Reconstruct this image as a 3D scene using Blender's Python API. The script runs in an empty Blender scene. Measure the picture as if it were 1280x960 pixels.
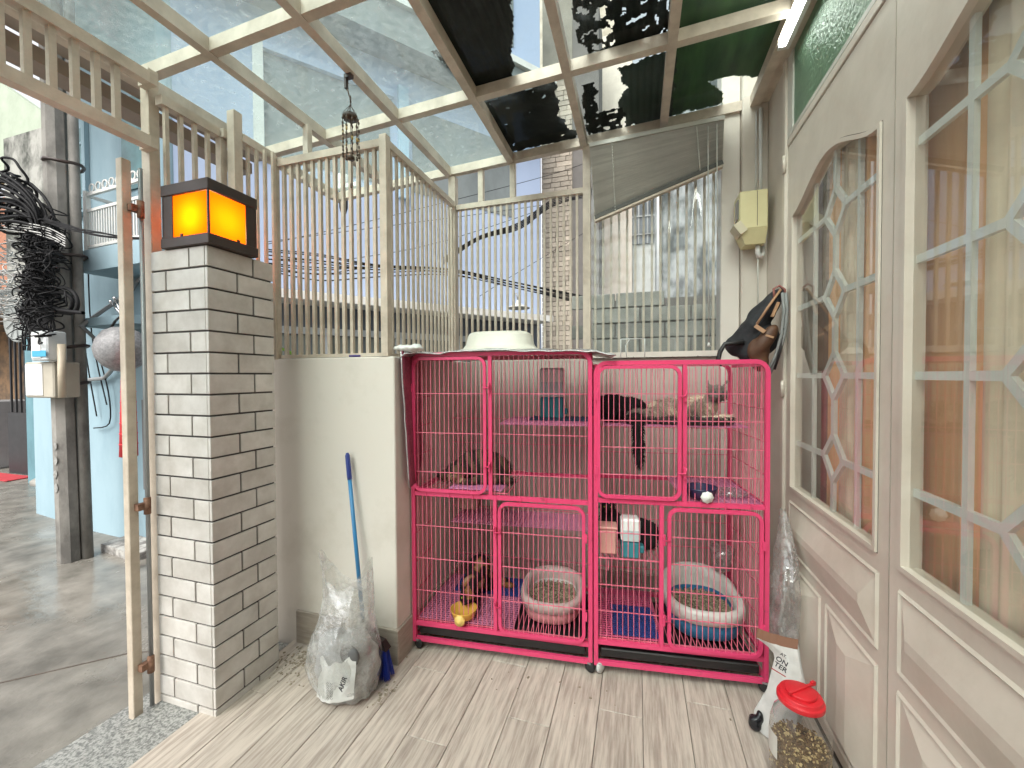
import bpy, bmesh, math, random
from mathutils import Vector, Matrix, noise
random.seed(7)
sc = bpy.context.scene
COL = sc.collection
rad = math.radians

# ------------------------------------------------------------------ camera
F = 510.0
CAMH = 1.22
yaw = math.atan(157 / F); pitch = rad(-1.12); roll = 0.005
_f = Vector((-math.sin(yaw) * math.cos(pitch), math.cos(yaw) * math.cos(pitch), math.sin(pitch)))
_r = Vector((math.cos(yaw), math.sin(yaw), 0.0)); _u = _r.cross(_f)
CR = _r * math.cos(roll) - _u * math.sin(roll)
CU = _u * math.cos(roll) + _r * math.sin(roll)
CW = _f
CP = Vector((0, 0, CAMH))
cd = bpy.data.cameras.new('camera'); cam = bpy.data.objects.new('camera', cd); COL.objects.link(cam)
cd.sensor_width = 36; cd.lens = 36 * F / 1280; cd.clip_start = 0.02; cd.clip_end = 500
m = Matrix.Identity(4)
for i in range(3):
    m[i][0] = CR[i]; m[i][1] = CU[i]; m[i][2] = -CW[i]; m[i][3] = CP[i]
cam.matrix_world = m
sc.camera = cam
sc.render.resolution_x = 1024; sc.render.resolution_y = 768

# ------------------------------------------------------------------ world, sun, exposure
w = bpy.data.worlds.new('World'); sc.world = w; w.use_nodes = True
nt = w.node_tree; nt.nodes.clear()
sky = nt.nodes.new('ShaderNodeTexSky'); sky.sky_type = 'NISHITA'; sky.sun_disc = False
sky.sun_elevation = rad(50); sky.sun_rotation = rad(192); sky.air_density = 1.0; sky.dust_density = 4.0
hs = nt.nodes.new('ShaderNodeHueSaturation'); hs.inputs['Saturation'].default_value = 0.16
bg = nt.nodes.new('ShaderNodeBackground'); bg.inputs['Strength'].default_value = 0.15
wo = nt.nodes.new('ShaderNodeOutputWorld')
nt.links.new(sky.outputs[0], hs.inputs['Color']); nt.links.new(hs.outputs[0], bg.inputs[0]); nt.links.new(bg.outputs[0], wo.inputs[0])
sl = bpy.data.lights.new('sun', 'SUN'); sl.energy = 0.9; sl.angle = rad(40); sl.color = (1, .93, .82)
so = bpy.data.objects.new('sun', sl); COL.objects.link(so)
so.rotation_euler = Vector((-math.sin(rad(192)) * math.cos(rad(50)), -math.cos(rad(192)) * math.cos(rad(50)), -math.sin(rad(50)))).to_track_quat('-Z', 'Y').to_euler()
sc.view_settings.view_transform = 'Standard'; sc.view_settings.look = 'None'; sc.view_settings.gamma = 1
sc.view_settings.exposure = 1.3
sc.render.engine = 'CYCLES'
sc.cycles.max_bounces = 10; sc.cycles.transparent_max_bounces = 24
sc.cycles.diffuse_bounces = 5; sc.cycles.glossy_bounces = 4; sc.cycles.transmission_bounces = 6

# ------------------------------------------------------------------ helpers
def ray(x, y): return CW + CR * ((x - 640) / F) + CU * ((480 - y) / F)
def at(x, y, axis, v):
    d = ray(x, y); t = (v - CP[axis]) / d[axis]; return CP + d * t
def atp(x, y, p0, n):
    d = ray(x, y); n = Vector(n); t = (Vector(p0) - CP).dot(n) / d.dot(n); return CP + d * t

MATS = {}
def mat(name, col, rough=.6, col2=None, scale=6., detail=5., bump=0., bscale=60., metal=0., spec=.5, stretch=(1, 1, 1), lo=.35, hi=.7, vary=0., coat=0., trans=0., rand=False, emit=None, estr=0.):
    if name in MATS: return MATS[name]
    M = bpy.data.materials.new(name); M.use_nodes = True; N = M.node_tree.nodes; L = M.node_tree.links
    b = N['Principled BSDF']
    b.inputs['Roughness'].default_value = rough; b.inputs['Metallic'].default_value = metal
    b.inputs['Specular IOR Level'].default_value = spec
    if coat: b.inputs['Coat Weight'].default_value = coat; b.inputs['Coat Roughness'].default_value = .15
    if col2 is None: col2 = tuple(c * .82 for c in col)
    tc = N.new('ShaderNodeTexCoord'); mp = N.new('ShaderNodeMapping'); mp.inputs['Scale'].default_value = stretch
    L.new(tc.outputs['Object'], mp.inputs[0])
    if rand:
        oi = N.new('ShaderNodeObjectInfo'); mu = N.new('ShaderNodeMath'); mu.operation = 'MULTIPLY'; mu.inputs[1].default_value = 37.
        L.new(oi.outputs['Random'], mu.inputs[0]); cx = N.new('ShaderNodeCombineXYZ')
        for i in range(3): L.new(mu.outputs[0], cx.inputs[i])
        L.new(cx.outputs[0], mp.inputs['Location'])
    n1 = N.new('ShaderNodeTexNoise'); n1.inputs['Scale'].default_value = scale; n1.inputs['Detail'].default_value = detail; n1.inputs['Roughness'].default_value = .65
    L.new(mp.outputs[0], n1.inputs[0])
    rp = N.new('ShaderNodeMapRange'); rp.inputs[1].default_value = lo; rp.inputs[2].default_value = hi
    L.new(n1.outputs[0], rp.inputs[0])
    mx = N.new('ShaderNodeMix'); mx.data_type = 'RGBA'; mx.inputs[6].default_value = (*col2, 1); mx.inputs[7].default_value = (*col, 1)
    L.new(rp.outputs[0], mx.inputs[0])
    out = mx.outputs[2]
    if vary:
        oi2 = N.new('ShaderNodeObjectInfo'); mr = N.new('ShaderNodeMapRange'); mr.inputs[3].default_value = 1 - vary; mr.inputs[4].default_value = 1 + vary
        L.new(oi2.outputs['Random'], mr.inputs[0]); h = N.new('ShaderNodeHueSaturation'); L.new(mr.outputs[0], h.inputs['Value']); L.new(out, h.inputs['Color']); out = h.outputs[0]
    L.new(out, b.inputs['Base Color'])
    if bump:
        n2 = N.new('ShaderNodeTexNoise'); n2.inputs['Scale'].default_value = bscale; n2.inputs['Detail'].default_value = 4
        L.new(mp.outputs[0], n2.inputs[0]); bp = N.new('ShaderNodeBump'); bp.inputs['Strength'].default_value = bump; bp.inputs['Distance'].default_value = .004
        L.new(n2.outputs[0], bp.inputs['Height']); L.new(bp.outputs[0], b.inputs['Normal'])
    rr = N.new('ShaderNodeMapRange'); rr.inputs[3].default_value = min(1, rough + .08); rr.inputs[4].default_value = max(0, rough - .06)
    L.new(n1.outputs[0], rr.inputs[0]); L.new(rr.outputs[0], b.inputs['Roughness'])
    if trans: b.inputs['Transmission Weight'].default_value = trans
    if emit: b.inputs['Emission Color'].default_value = (*emit, 1); b.inputs['Emission Strength'].default_value = estr
    MATS[name] = M; return M

def vcmat(name, rough=.85):
    M = bpy.data.materials.new(name); M.use_nodes = True; N = M.node_tree.nodes; L = M.node_tree.links
    a = N.new('ShaderNodeAttribute'); a.attribute_name = 'Col'; b = N['Principled BSDF']; b.inputs['Roughness'].default_value = rough
    b.inputs['Specular IOR Level'].default_value = .25
    n = N.new('ShaderNodeTexNoise'); n.inputs['Scale'].default_value = 90; mr = N.new('ShaderNodeMapRange'); mr.inputs[3].default_value = .6; mr.inputs[4].default_value = 1.35
    L.new(n.outputs[0], mr.inputs[0]); h = N.new('ShaderNodeHueSaturation'); L.new(a.outputs[0], h.inputs['Color']); L.new(mr.outputs[0], h.inputs['Value'])
    L.new(h.outputs[0], b.inputs['Base Color']); return M

def film(name, tint=(1, 1, 1), dif=.15, difcol=(.8, .8, .8), gloss=.1, grough=.05, nscale=8., stretch=(1, 1, 1), lo=.4, hi=.75, dif_hi=.6, bump=0., bsc=30., fres=None, transl=True):
    """thin clear sheet: transparent + dirt/creases (diffuse) + reflection"""
    M = bpy.data.materials.new(name); M.use_nodes = True; N = M.node_tree.nodes; L = M.node_tree.links; N.clear()
    o = N.new('ShaderNodeOutputMaterial'); t = N.new('ShaderNodeBsdfTransparent'); t.inputs[0].default_value = (*tint, 1)
    d = N.new('ShaderNodeBsdfTranslucent' if transl else 'ShaderNodeBsdfDiffuse'); d.inputs[0].default_value = (*difcol, 1)
    d2 = N.new('ShaderNodeBsdfDiffuse'); d2.inputs[0].default_value = (*difcol, 1)
    dm = N.new('ShaderNodeMixShader'); dm.inputs[0].default_value = .5; L.new(d.outputs[0], dm.inputs[1]); L.new(d2.outputs[0], dm.inputs[2])
    g = N.new('ShaderNodeBsdfGlossy'); g.inputs['Roughness'].default_value = grough; g.inputs[0].default_value = (1, 1, 1, 1)
    tc = N.new('ShaderNodeTexCoord'); mp = N.new('ShaderNodeMapping'); mp.inputs['Scale'].default_value = stretch
    n = N.new('ShaderNodeTexNoise'); n.inputs['Scale'].default_value = nscale; n.inputs['Detail'].default_value = 6; n.inputs['Roughness'].default_value = .7
    L.new(tc.outputs['Object'], mp.inputs[0]); L.new(mp.outputs[0], n.inputs[0])
    mr = N.new('ShaderNodeMapRange'); mr.inputs[1].default_value = lo; mr.inputs[2].default_value = hi; mr.inputs[3].default_value = dif; mr.inputs[4].default_value = dif_hi
    L.new(n.outputs[0], mr.inputs[0])
    m1 = N.new('ShaderNodeMixShader'); L.new(mr.outputs[0], m1.inputs[0]); L.new(t.outputs[0], m1.inputs[1]); L.new(dm.outputs[0], m1.inputs[2])
    m2 = N.new('ShaderNodeMixShader'); L.new(m1.outputs[0], m2.inputs[1]); L.new(g.outputs[0], m2.inputs[2])
    if fres:
        lw = N.new('ShaderNodeLayerWeight'); lw.inputs[0].default_value = .5; pw = N.new('ShaderNodeMath'); pw.operation = 'POWER'; pw.inputs[1].default_value = 3.5
        fr_ = N.new('ShaderNodeMapRange'); fr_.inputs[3].default_value = ((fres - 1) / (fres + 1)) ** 2; fr_.inputs[4].default_value = .95
        L.new(lw.outputs['Facing'], pw.inputs[0]); L.new(pw.outputs[0], fr_.inputs[0]); L.new(fr_.outputs[0], m2.inputs[0])
    else: m2.inputs[0].default_value = gloss
    if bump:
        nb = N.new('ShaderNodeTexNoise'); nb.inputs['Scale'].default_value = bsc; nb.inputs['Detail'].default_value = 3; L.new(mp.outputs[0], nb.inputs[0])
        bp = N.new('ShaderNodeBump'); bp.inputs['Strength'].default_value = bump; bp.inputs['Distance'].default_value = .01
        L.new(nb.outputs[0], bp.inputs['Height']); L.new(bp.outputs[0], g.inputs['Normal']); L.new(bp.outputs[0], d2.inputs['Normal'])
    L.new(m2.outputs[0], o.inputs[0]); MATS[name] = M; return M

ORG = {}
def thing(name, label, cat, loc=(0, 0, 0), rot=0., scale=1., group=None, world=True):
    """Empty that parents the parts; world=True: part meshes are given in world coordinates"""
    o = bpy.data.objects.new(name, None); o.empty_display_size = .05; COL.objects.link(o)
    o.location = loc; o.rotation_euler = (0, 0, rot); o.scale = (scale,) * 3
    o['label'] = label; o['category'] = cat
    if group: o['group'] = group
    ORG[o.name] = Vector(loc) if world else Vector((0, 0, 0))
    return o
def tag(o, label, cat, group=None, kind=None):
    o['label'] = label; o['category'] = cat
    if group: o['group'] = group
    if kind: o['kind'] = kind
    return o
def structure(o): o['kind'] = 'structure'; return o

class MB:
    def __init__(s): s.v = []; s.f = []; s.sm = []
    def add(s, vs, fs, smooth=False):
        n = len(s.v); s.v += [Vector(v) for v in vs]; s.f += [tuple(i + n for i in f) for f in fs]; s.sm += [smooth] * len(fs); return s
    def box(s, a, b, M=None):
        x0, y0, z0 = a; x1, y1, z1 = b
        vs = [Vector(p) for p in ((x0, y0, z0), (x1, y0, z0), (x1, y1, z0), (x0, y1, z0), (x0, y0, z1), (x1, y0, z1), (x1, y1, z1), (x0, y1, z1))]
        if M is not None: vs = [M @ v for v in vs]
        return s.add(vs, [(0, 3, 2, 1), (4, 5, 6, 7), (0, 1, 5, 4), (1, 2, 6, 5), (2, 3, 7, 6), (3, 0, 4, 7)])
    def cbox(s, c, d, M=None):
        T = Matrix.Translation(Vector(c)) @ (M if M is not None else Matrix.Identity(4))
        return s.box((-d[0] / 2, -d[1] / 2, -d[2] / 2), (d[0] / 2, d[1] / 2, d[2] / 2), T)
    def bevbox(s, a, b, r):
        """box with chamfered edges"""
        bm = bmesh.new(); bmesh.ops.create_cube(bm, size=1)
        a = Vector(a); b = Vector(b)
        for v in bm.verts: v.co = Vector([(a[i] + b[i]) / 2 + v.co[i] * (b[i] - a[i]) for i in range(3)])
        bmesh.ops.bevel(bm, geom=bm.edges[:], offset=r, segments=1, affect='EDGES')
        bm.verts.index_update(); s.add([v.co.copy() for v in bm.verts], [[v.index for v in f.verts] for f in bm.faces]); bm.free(); return s
    def tube(s, pts, r, n=6, closed=False, cap=True, smooth=True, roll=0.):
        pts = [Vector(p) for p in pts]; k = len(pts); rs = r if isinstance(r, (list, tuple)) else [r] * k
        vs = []; up = None
        for i, p in enumerate(pts):
            if closed: t = pts[(i + 1) % k] - pts[i - 1]
            else: t = pts[min(i + 1, k - 1)] - pts[max(i - 1, 0)]
            t = t.normalized() if t.length > 1e-9 else Vector((0, 0, 1))
            if up is None: up = Vector((0, 0, 1)) if abs(t.z) < .9 else Vector((0, 1, 0))
            a = t.cross(up)
            if a.length < 1e-6: a = t.cross(Vector((1, 0, 0)))
            a.normalize(); up = a.cross(t).normalized()
            for j in range(n):
                q = 2 * math.pi * (j + .5) / n + roll; vs.append(p + (a * math.cos(q) + up * math.sin(q)) * rs[i])
        fs = []
        for i in range(k if closed else k - 1):
            for j in range(n):
                a0 = i * n + j; a1 = i * n + (j + 1) % n; i2 = (i + 1) % k; fs.append((a0, a1, i2 * n + (j + 1) % n, i2 * n + j))
        if cap and not closed: fs += [tuple(range(n))[::-1], tuple((k - 1) * n + j for j in range(n))]
        return s.add(vs, fs, smooth and n > 4)
    def bar(s, a, b, w, h=None, up=(0, 0, 1)):
        """rectangular bar from a to b; w across, h along up"""
        a = Vector(a); b = Vector(b); h = w if h is None else h; t = (b - a).normalized(); up = Vector(up)
        x = t.cross(up)
        if x.length < 1e-4: x = t.cross(Vector((0, 1, 0)))
        x.normalize(); u = x.cross(t)
        vs = [p + x * sx * w / 2 + u * sy * h / 2 for p in (a, b) for sx, sy in ((-1, -1), (1, -1), (1, 1), (-1, 1))]
        return s.add(vs, [(0, 1, 2, 3), (7, 6, 5, 4), (0, 4, 5, 1), (1, 5, 6, 2), (2, 6, 7, 3), (3, 7, 4, 0)])
    def prism(s, poly, d, smooth=False):
        """polygon (3D points) extruded by vector d"""
        n = len(poly); P = [Vector(p) for p in poly]; d = Vector(d)
        return s.add(P + [p + d for p in P], [tuple(range(n))[::-1], tuple(range(n, 2 * n))] + [(i, (i + 1) % n, n + (i + 1) % n, n + i) for i in range(n)], smooth)
    def lathe(s, prof, c=(0, 0, 0), n=24, M=None, wob=None):
        vs = []; c = Vector(c)
        for (r, z) in prof:
            for j in range(n):
                a = 2 * math.pi * j / n; rr = r * (wob(a, z) if wob else 1); v = Vector((rr * math.cos(a), rr * math.sin(a), z))
                if M is not None: v = M @ v
                vs.append(v + c)
        fs = [(i * n + j, i * n + (j + 1) % n, (i + 1) * n + (j + 1) % n, (i + 1) * n + j) for i in range(len(prof) - 1) for j in range(n)]
        if prof[0][0] > 1e-5: fs.append(tuple(range(n))[::-1])
        if prof[-1][0] > 1e-5 and prof[-1][1] != prof[0][1]: fs.append(tuple((len(prof) - 1) * n + j for j in range(n)))
        return s.add(vs, fs, True)
    def ell(s, c, r, M=None, n=12, m=8):
        vs = []; fs = []; c = Vector(c)
        for i in range(m + 1):
            t = math.pi * i / m
            for j in range(n):
                a = 2 * math.pi * j / n; v = Vector((r[0] * math.sin(t) * math.cos(a), r[1] * math.sin(t) * math.sin(a), r[2] * math.cos(t)))
                if M is not None: v = M @ v
                vs.append(v + c)
        for i in range(m):
            for j in range(n): fs.append((i * n + j, (i + 1) * n + j, (i + 1) * n + (j + 1) % n, i * n + (j + 1) % n))
        return s.add(vs, fs, True)
    def mesh(s, name):
        me = bpy.data.meshes.new(name); me.from_pydata([tuple(v) for v in s.v], [], s.f); me.update()
        me.polygons.foreach_set('use_smooth', s.sm); return me
    def build(s, name, m, parent=None, org=None):
        o0 = Vector((0, 0, 0))
        if parent is not None:
            p = parent
            while p.parent: p = p.parent
            o0 = ORG.get(p.name, o0)
        if org is not None: o0 = Vector(org)
        s.v = [v - o0 for v in s.v]
        me = s.mesh(name); me.materials.append(m); o = bpy.data.objects.new(name, me); COL.objects.link(o)
        if parent is not None: o.parent = parent
        elif org is not None: o.location = org
        return o

def remesh(mb, vox, smooth=6, sub=0):
    """union overlapping shapes into one continuous skin; returns (verts, faces)"""
    me = mb.mesh('tmp'); o = bpy.data.objects.new('tmp', me); COL.objects.link(o)
    r = o.modifiers.new('r', 'REMESH'); r.mode = 'VOXEL'; r.voxel_size = vox
    if smooth:
        k = o.modifiers.new('s', 'SMOOTH'); k.iterations = smooth; k.factor = .5
    dg = bpy.context.evaluated_depsgraph_get(); dg.update(); ev = o.evaluated_get(dg); m2 = bpy.data.meshes.new_from_object(ev)
    vs = [v.co.copy() for v in m2.vertices]; fs = [tuple(p.vertices) for p in m2.polygons]; ns = [v.normal.copy() for v in m2.vertices]
    bpy.data.objects.remove(o); return vs, fs, ns

def textmesh(txt, size, M, name, m, parent, depth=.0006):
    c = bpy.data.curves.new('txt', 'FONT'); c.body = txt; c.size = size; c.extrude = depth; c.offset = size * .02
    o = bpy.data.objects.new('txt', c); COL.objects.link(o)
    dg = bpy.context.evaluated_depsgraph_get(); me = bpy.data.meshes.new_from_object(o.evaluated_get(dg)); bpy.data.objects.remove(o)
    p = parent
    while p.parent: p = p.parent
    me.transform(Matrix.Translation(-ORG.get(p.name, Vector((0, 0, 0)))) @ M)
    me.name = name; me.materials.clear(); me.materials.append(m); ob = bpy.data.objects.new(name, me); COL.objects.link(ob); ob.parent = parent; return ob

def nz(x, y=0., z=0.): return noise.noise(Vector((x, y, z)))

# ------------------------------------------------------------------ materials
M_floor = mat('wood tile', (.52, .455, .39), .42, (.31, .26, .22), 5, 8, .15, 30, stretch=(16, 1.1, 4), lo=.36, hi=.60, vary=.07, rand=True)
M_grout = mat('grout', (.2, .18, .16), .9)
M_wall = mat('cream plaster', (.65, .60, .535), .75, (.53, .48, .41), 2.5, 10, .18, 12, lo=.27, hi=.50)
M_wallw = mat('white plaster', (.62, .565, .49), .7, (.52, .47, .40), 3, 8, .12, 15)
M_tilebase = mat('skirting tile', (.40, .345, .285), .5, (.27, .23, .19), 5, 7, .1, 30, stretch=(1.5, 1.5, 14), rand=True)
M_steel = mat('cream painted steel', (.60, .52, .42), .5, (.44, .37, .29), 9, 8, .15, 60, lo=.35, hi=.6)
M_door = mat('greige painted door', (.62, .565, .48), .40, (.49, .435, .36), 2.2, 10, .22, 25, lo=.28, hi=.56)
M_doorline = mat('dark joint', (.12, .1, .085), .8)
M_white = mat('white paint', (.72, .72, .68), .45)
M_munt = mat('pale muntin', (.70, .73, .69), .45)
M_brick = mat('white tile brick', (.65, .625, .59), .35, (.45, .42, .38), 7, 9, .12, 40, vary=.07, rand=True)
M_mortar = mat('dark mortar', (.085, .078, .075), .9, bump=.3)
M_pink = mat('pink powder coat', (.68, .055, .155), .38, (.34, .05, .08), 26, 5, .05, lo=.24, hi=.40)
M_wire = mat('pink wire', (.78, .20, .28), .45, (.58, .11, .17), 20)
M_grid = mat('mauve plastic grid', (.55, .2, .33), .5, (.4, .12, .22), 12)
M_black = mat('black plastic', (.014, .013, .013), .5)
M_dark = mat('dark bronze metal', (.045, .026, .02), .45, (.03, .018, .014), 14)
M_rubber = mat('rubber', (.02, .02, .02), .7)
M_tarp = mat('black shade cloth', (.008, .010, .008), .95, (.003, .004, .003), 20, spec=.1)
M_tarpg = mat('green shade sheet', (.045, .105, .026), .7, (.016, .040, .012), 4, 7, lo=.35, hi=.65, stretch=(3, .6, 1))
M_lav = mat('lavender blue render', (.40, .48, .63), .85, (.35, .43, .58), 1.2, 9, .1, 20, stretch=(1, 1, .35))
M_blue = mat('light blue render', (.27, .38, .43), .85, (.19, .29, .34), 1.3, 9, .15, 20, lo=.3, hi=.55, stretch=(1, 1, .4))
M_conc = mat('grey concrete', (.30, .29, .26), .85, (.2, .19, .17), 3, 9, .3, 30)
M_moss = mat('weathered wall', (.34, .34, .31), .9, (.06, .065, .055), 3.5, 10, .3, 20, lo=.42, hi=.60, stretch=(1, 1, .6))
M_block = mat('concrete block', (.20, .215, .19), .9, (.09, .10, .088), 5, 9, .3, 30, vary=.12, rand=True, lo=.35, hi=.6)
M_cable = mat('cable black', (.010, .010, .011), .6, spec=.2)
M_cablew = mat('cable pale', (.5, .5, .48), .6)
M_teal = mat('teal plastic', (.03, .22, .26), .45)
M_clearp = mat('frosted plastic', (.80, .81, .79), .35)
M_galv = mat('grey galvanised', (.32, .33, .33), .4, metal=.4)
M_brass = mat('brown chime', (.09, .055, .03), .5, (.04, .025, .015), 30)
# ================================================================== GROUND, FLOOR
XG = -1.7      # plane of the gate and side fence
XD = .6        # plane of the house doors
YW = 1.49      # low front wall
YR = 2.3       # rear wall
def wetmat():
    M = bpy.data.materials.new('wet alley concrete'); M.use_nodes = True; N = M.node_tree.nodes; L = M.node_tree.links; b = N['Principled BSDF']
    tc = N.new('ShaderNodeTexCoord'); n = N.new('ShaderNodeTexNoise'); n.inputs['Scale'].default_value = .9; n.inputs['Detail'].default_value = 10; n.inputs['Roughness'].default_value = .62
    L.new(tc.outputs['Object'], n.inputs[0])
    n3 = N.new('ShaderNodeTexNoise'); n3.inputs['Scale'].default_value = 7; n3.inputs['Detail'].default_value = 9; L.new(tc.outputs['Object'], n3.inputs[0])
    cr = N.new('ShaderNodeValToRGB'); e = cr.color_ramp.elements; e[0].position = .32; e[0].color = (.085, .08, .068, 1); e[1].position = .66; e[1].color = (.26, .245, .215, 1)
    ad = N.new('ShaderNodeMath'); ad.operation = 'ADD'; mu = N.new('ShaderNodeMath'); mu.operation = 'MULTIPLY'; mu.inputs[1].default_value = .55; L.new(n3.outputs[0], mu.inputs[0])
    mu2 = N.new('ShaderNodeMath'); mu2.operation = 'MULTIPLY'; mu2.inputs[1].default_value = .45; L.new(n.outputs[0], mu2.inputs[0])
    L.new(mu.outputs[0], ad.inputs[0]); L.new(mu2.outputs[0], ad.inputs[1]); L.new(ad.outputs[0], cr.inputs[0]); L.new(cr.outputs[0], b.inputs['Base Color'])
    gr = N.new('ShaderNodeMapRange'); gr.inputs[1].default_value = .40; gr.inputs[2].default_value = .58; gr.inputs[3].default_value = .5; gr.inputs[4].default_value = .09
    L.new(n.outputs[0], gr.inputs[0]); L.new(gr.outputs[0], b.inputs['Roughness'])
    n2 = N.new('ShaderNodeTexNoise'); n2.inputs['Scale'].default_value = 28; n2.inputs['Detail'].default_value = 5; L.new(tc.outputs['Object'], n2.inputs[0])
    bp = N.new('ShaderNodeBump'); bp.inputs['Strength'].default_value = .35; bp.inputs['Distance'].default_value = .006; L.new(n2.outputs[0], bp.inputs['Height']); L.new(bp.outputs[0], b.inputs['Normal'])
    return M
b = MB(); b.add([(-40, -30, -.1), (-1.86, -30, -.1), (-1.86, 1.49, -.1), (-1.0, 2.45, -.1), (30, 2.45, -.1), (30, 60, -.1), (-40, 60, -.1)], [(0, 1, 2, 3, 4, 5, 6)])
structure(b.build('ground', wetmat()))
b = MB(); b.tube([(-4.2, .6, -.0985), (-3.2, .78, -.0985), (-2.65, 1.0, -.0985), (-2.33, 1.3, -.0985), (-1.9, 1.5, -.0985)], .0035, 4)
b.tube([(-2.9, 1.75, -.0985), (-2.5, 1.7, -.0985), (-2.2, 1.8, -.0985)], .002, 4)
structure(b.build('pavement_crack', M_doorline))
# granite threshold under the gate (a kerb step)
M_gran = mat('granite', (.36, .36, .34), .35, (.12, .125, .12), 110, 6, lo=.40, hi=.58)
b = MB(); b.bevbox((-1.86, -1.5, -.1), (-1.735, 1.47, -.03), .006); b.bevbox((-1.733, -1.5, -.1), (-1.528, 1.47, -.006), .004)
structure(b.build('threshold', M_gran))
b = MB(); b.box((-1.526, -1.5, -.1), (.75, YR + .02, -.012)); fl = structure(b.build('floor', M_grout))
# wood look floor tiles, each a part of the floor
tl = {}
def plank_mesh(L):
    if L in tl: return tl[L]
    b = MB(); b.bevbox((0, 0, 0), (.1525, L - .002, .012), .0012); me = b.mesh('floor_tile'); me.materials.append(M_floor); tl[L] = me; return me
x = -1.525; k = 0
while x < .6:
    y = -1.5 + (0, .43, .17, .6, .3)[k % 5] - .9
    while y < YR:
        y0 = max(y, -1.5); y1 = min(y + .9, YR)
        if y1 - y0 > .05:
            o = bpy.data.objects.new('floor_tile', plank_mesh(round(y1 - y0, 2))); COL.objects.link(o); o.parent = fl
            o.location = (x, y0, -.0125 + random.uniform(-.0004, .0004))
            if x + .1525 > .6: o.scale = (max(.1, (.6 - x) / .1525), 1, 1)
        y += .9
    x += .1545; k += 1
# dirt gathered in the corner by the pillar and under the bag
def grit(name, pts, m, r=(.0015, .005)):
    b = MB()
    for (cx, cy, sx, sy, n) in pts:
        for i in range(n):
            x = random.gauss(cx, sx); y = random.gauss(cy, sy)
            if y > 1.48 and x < -.96: continue
            q = random.uniform(*r); M = Matrix.Rotation(random.uniform(0, 6), 3, 'Z').to_4x4()
            b.cbox((x, y, q * .3 - .0005), (q * 2, q * 1.3, q * .7), M)
    return b.build(name, m, None)
o = grit('litter_grit', [(-1.37, 1.40, .05, .05, 260), (-.93, 1.33, .015, .03, 40), (-.3, 1.55, .4, .04, 18)], mat('grit', (.16, .12, .09), .9, (.35, .3, .22), 60))
tag(o, 'loose dirt and litter crumbs scattered on the wood tile floor', 'dirt', kind='stuff')

# ================================================================== LOW WALLS, HOUSE WALLS
def struct_box(name, a, b_, m, bev=.004):
    b = MB(); b.bevbox(a, b_, bev); 
    o = structure(b.build(name, m, None, org=((a[0] + b_[0]) / 2, (a[1] + b_[1]) / 2, a[2]))); ORG[o.name] = Vector(o.location); return o
lw = struct_box('wall_low_front', (-1.9, YW, -.1), (-.975, YW + .12, 1.305), M_wall)
lr = struct_box('wall_low_side', (-1.095, YW + .122, -.1), (-.975, YR + .12, 1.305), M_wall)
wr = struct_box('wall_low_rear', (-.973, YR, -.1), (.4, YR + .12, 1.315), mat('shaded rear plaster', (.52, .46, .40), .75, (.42, .37, .32), 3, 8, .12, 15))  # plaster colour darkened to imitate shade and pink bounce behind the cages
struct_box('wall_corner', (.49, YR - .03, -.1), (.603, YR + .12, 3.2), M_wallw)
struct_box('wall_pier', (.402, YR - .002, -.1), (.488, YR + .12, 3.2), M_wall)
wd = struct_box('wall_house', (.603, 1.99, -.1), (.75, YR + .12, 3.2), M_wallw)
struct_box('wall_house_top', (.612, -1.5, 2.63), (.75, 1.988, 3.4), M_wallw)
struct_box('wall_back', (-1.5, -1.62, -.1), (.75, -1.5, 2.4), M_wallw)
# skirting tiles
for i, (a, c) in enumerate([((-1.5, YW - .012, 0), (-1.235, YW + .001, .148)), ((-1.232, YW - .012, 0), (-.963, YW + .001, .148)), ((-.977, YW - .012 + .013, 0), (-.963, YW + .3, .148)), ((-.977, YW + .303, 0), (-.963, YR - .01, .148))]):
    b = MB(); b.bevbox(a, c, .0015); b.build('skirting_tile', M_tilebase, lw if i < 2 else lr)
for i in range(3):
    b = MB(); b.bevbox((-.96 + i * .49, YR - .012, 0), (-.96 + i * .49 + .487, YR + .001, .148), .0015)
    b.build('skirting_tile', M_tilebase, wr)

# ================================================================== BRICK PILLAR
PX0, PX1, PY0, PY1, PZ = -1.729, -1.447, 1.063, 1.335, 1.686
pil = thing('brick_pillar', 'square pillar faced with white tile bricks carrying the yellow lantern', 'pillar', (PX0, PY0, 0))
b = MB(); b.box((PX0 + .006, PY0 + .006, -.006), (PX1 - .006, PY1 - .006, PZ - .004)); b.build('core', M_mortar, pil)
b = MB(); b.box((PX0 + .004, PY0 + .004, PZ - .004), (PX1 - .004, PY1 - .004, PZ + .001)); b.build('cap', M_brick, pil)
pitch_b = .0757; bh = pitch_b - .007; J = .007; bm_cache = {}
def brick(a, c):
    key = tuple(round(c[i] - a[i], 4) for i in range(3))
    if key not in bm_cache:
        b = MB(); b.bevbox((0, 0, 0), key, .0012); me = b.mesh('brick'); me.materials.append(M_brick); bm_cache[key] = me
    o = bpy.data.objects.new('brick', bm_cache[key]); COL.objects.link(o); o.parent = pil
    o.location = Vector(a) - Vector((PX0, PY0, 0)) + Vector((random.uniform(-.0004, .0004), random.uniform(-.0004, .0004), 0))
z = PZ - .001; row = 0
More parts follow.
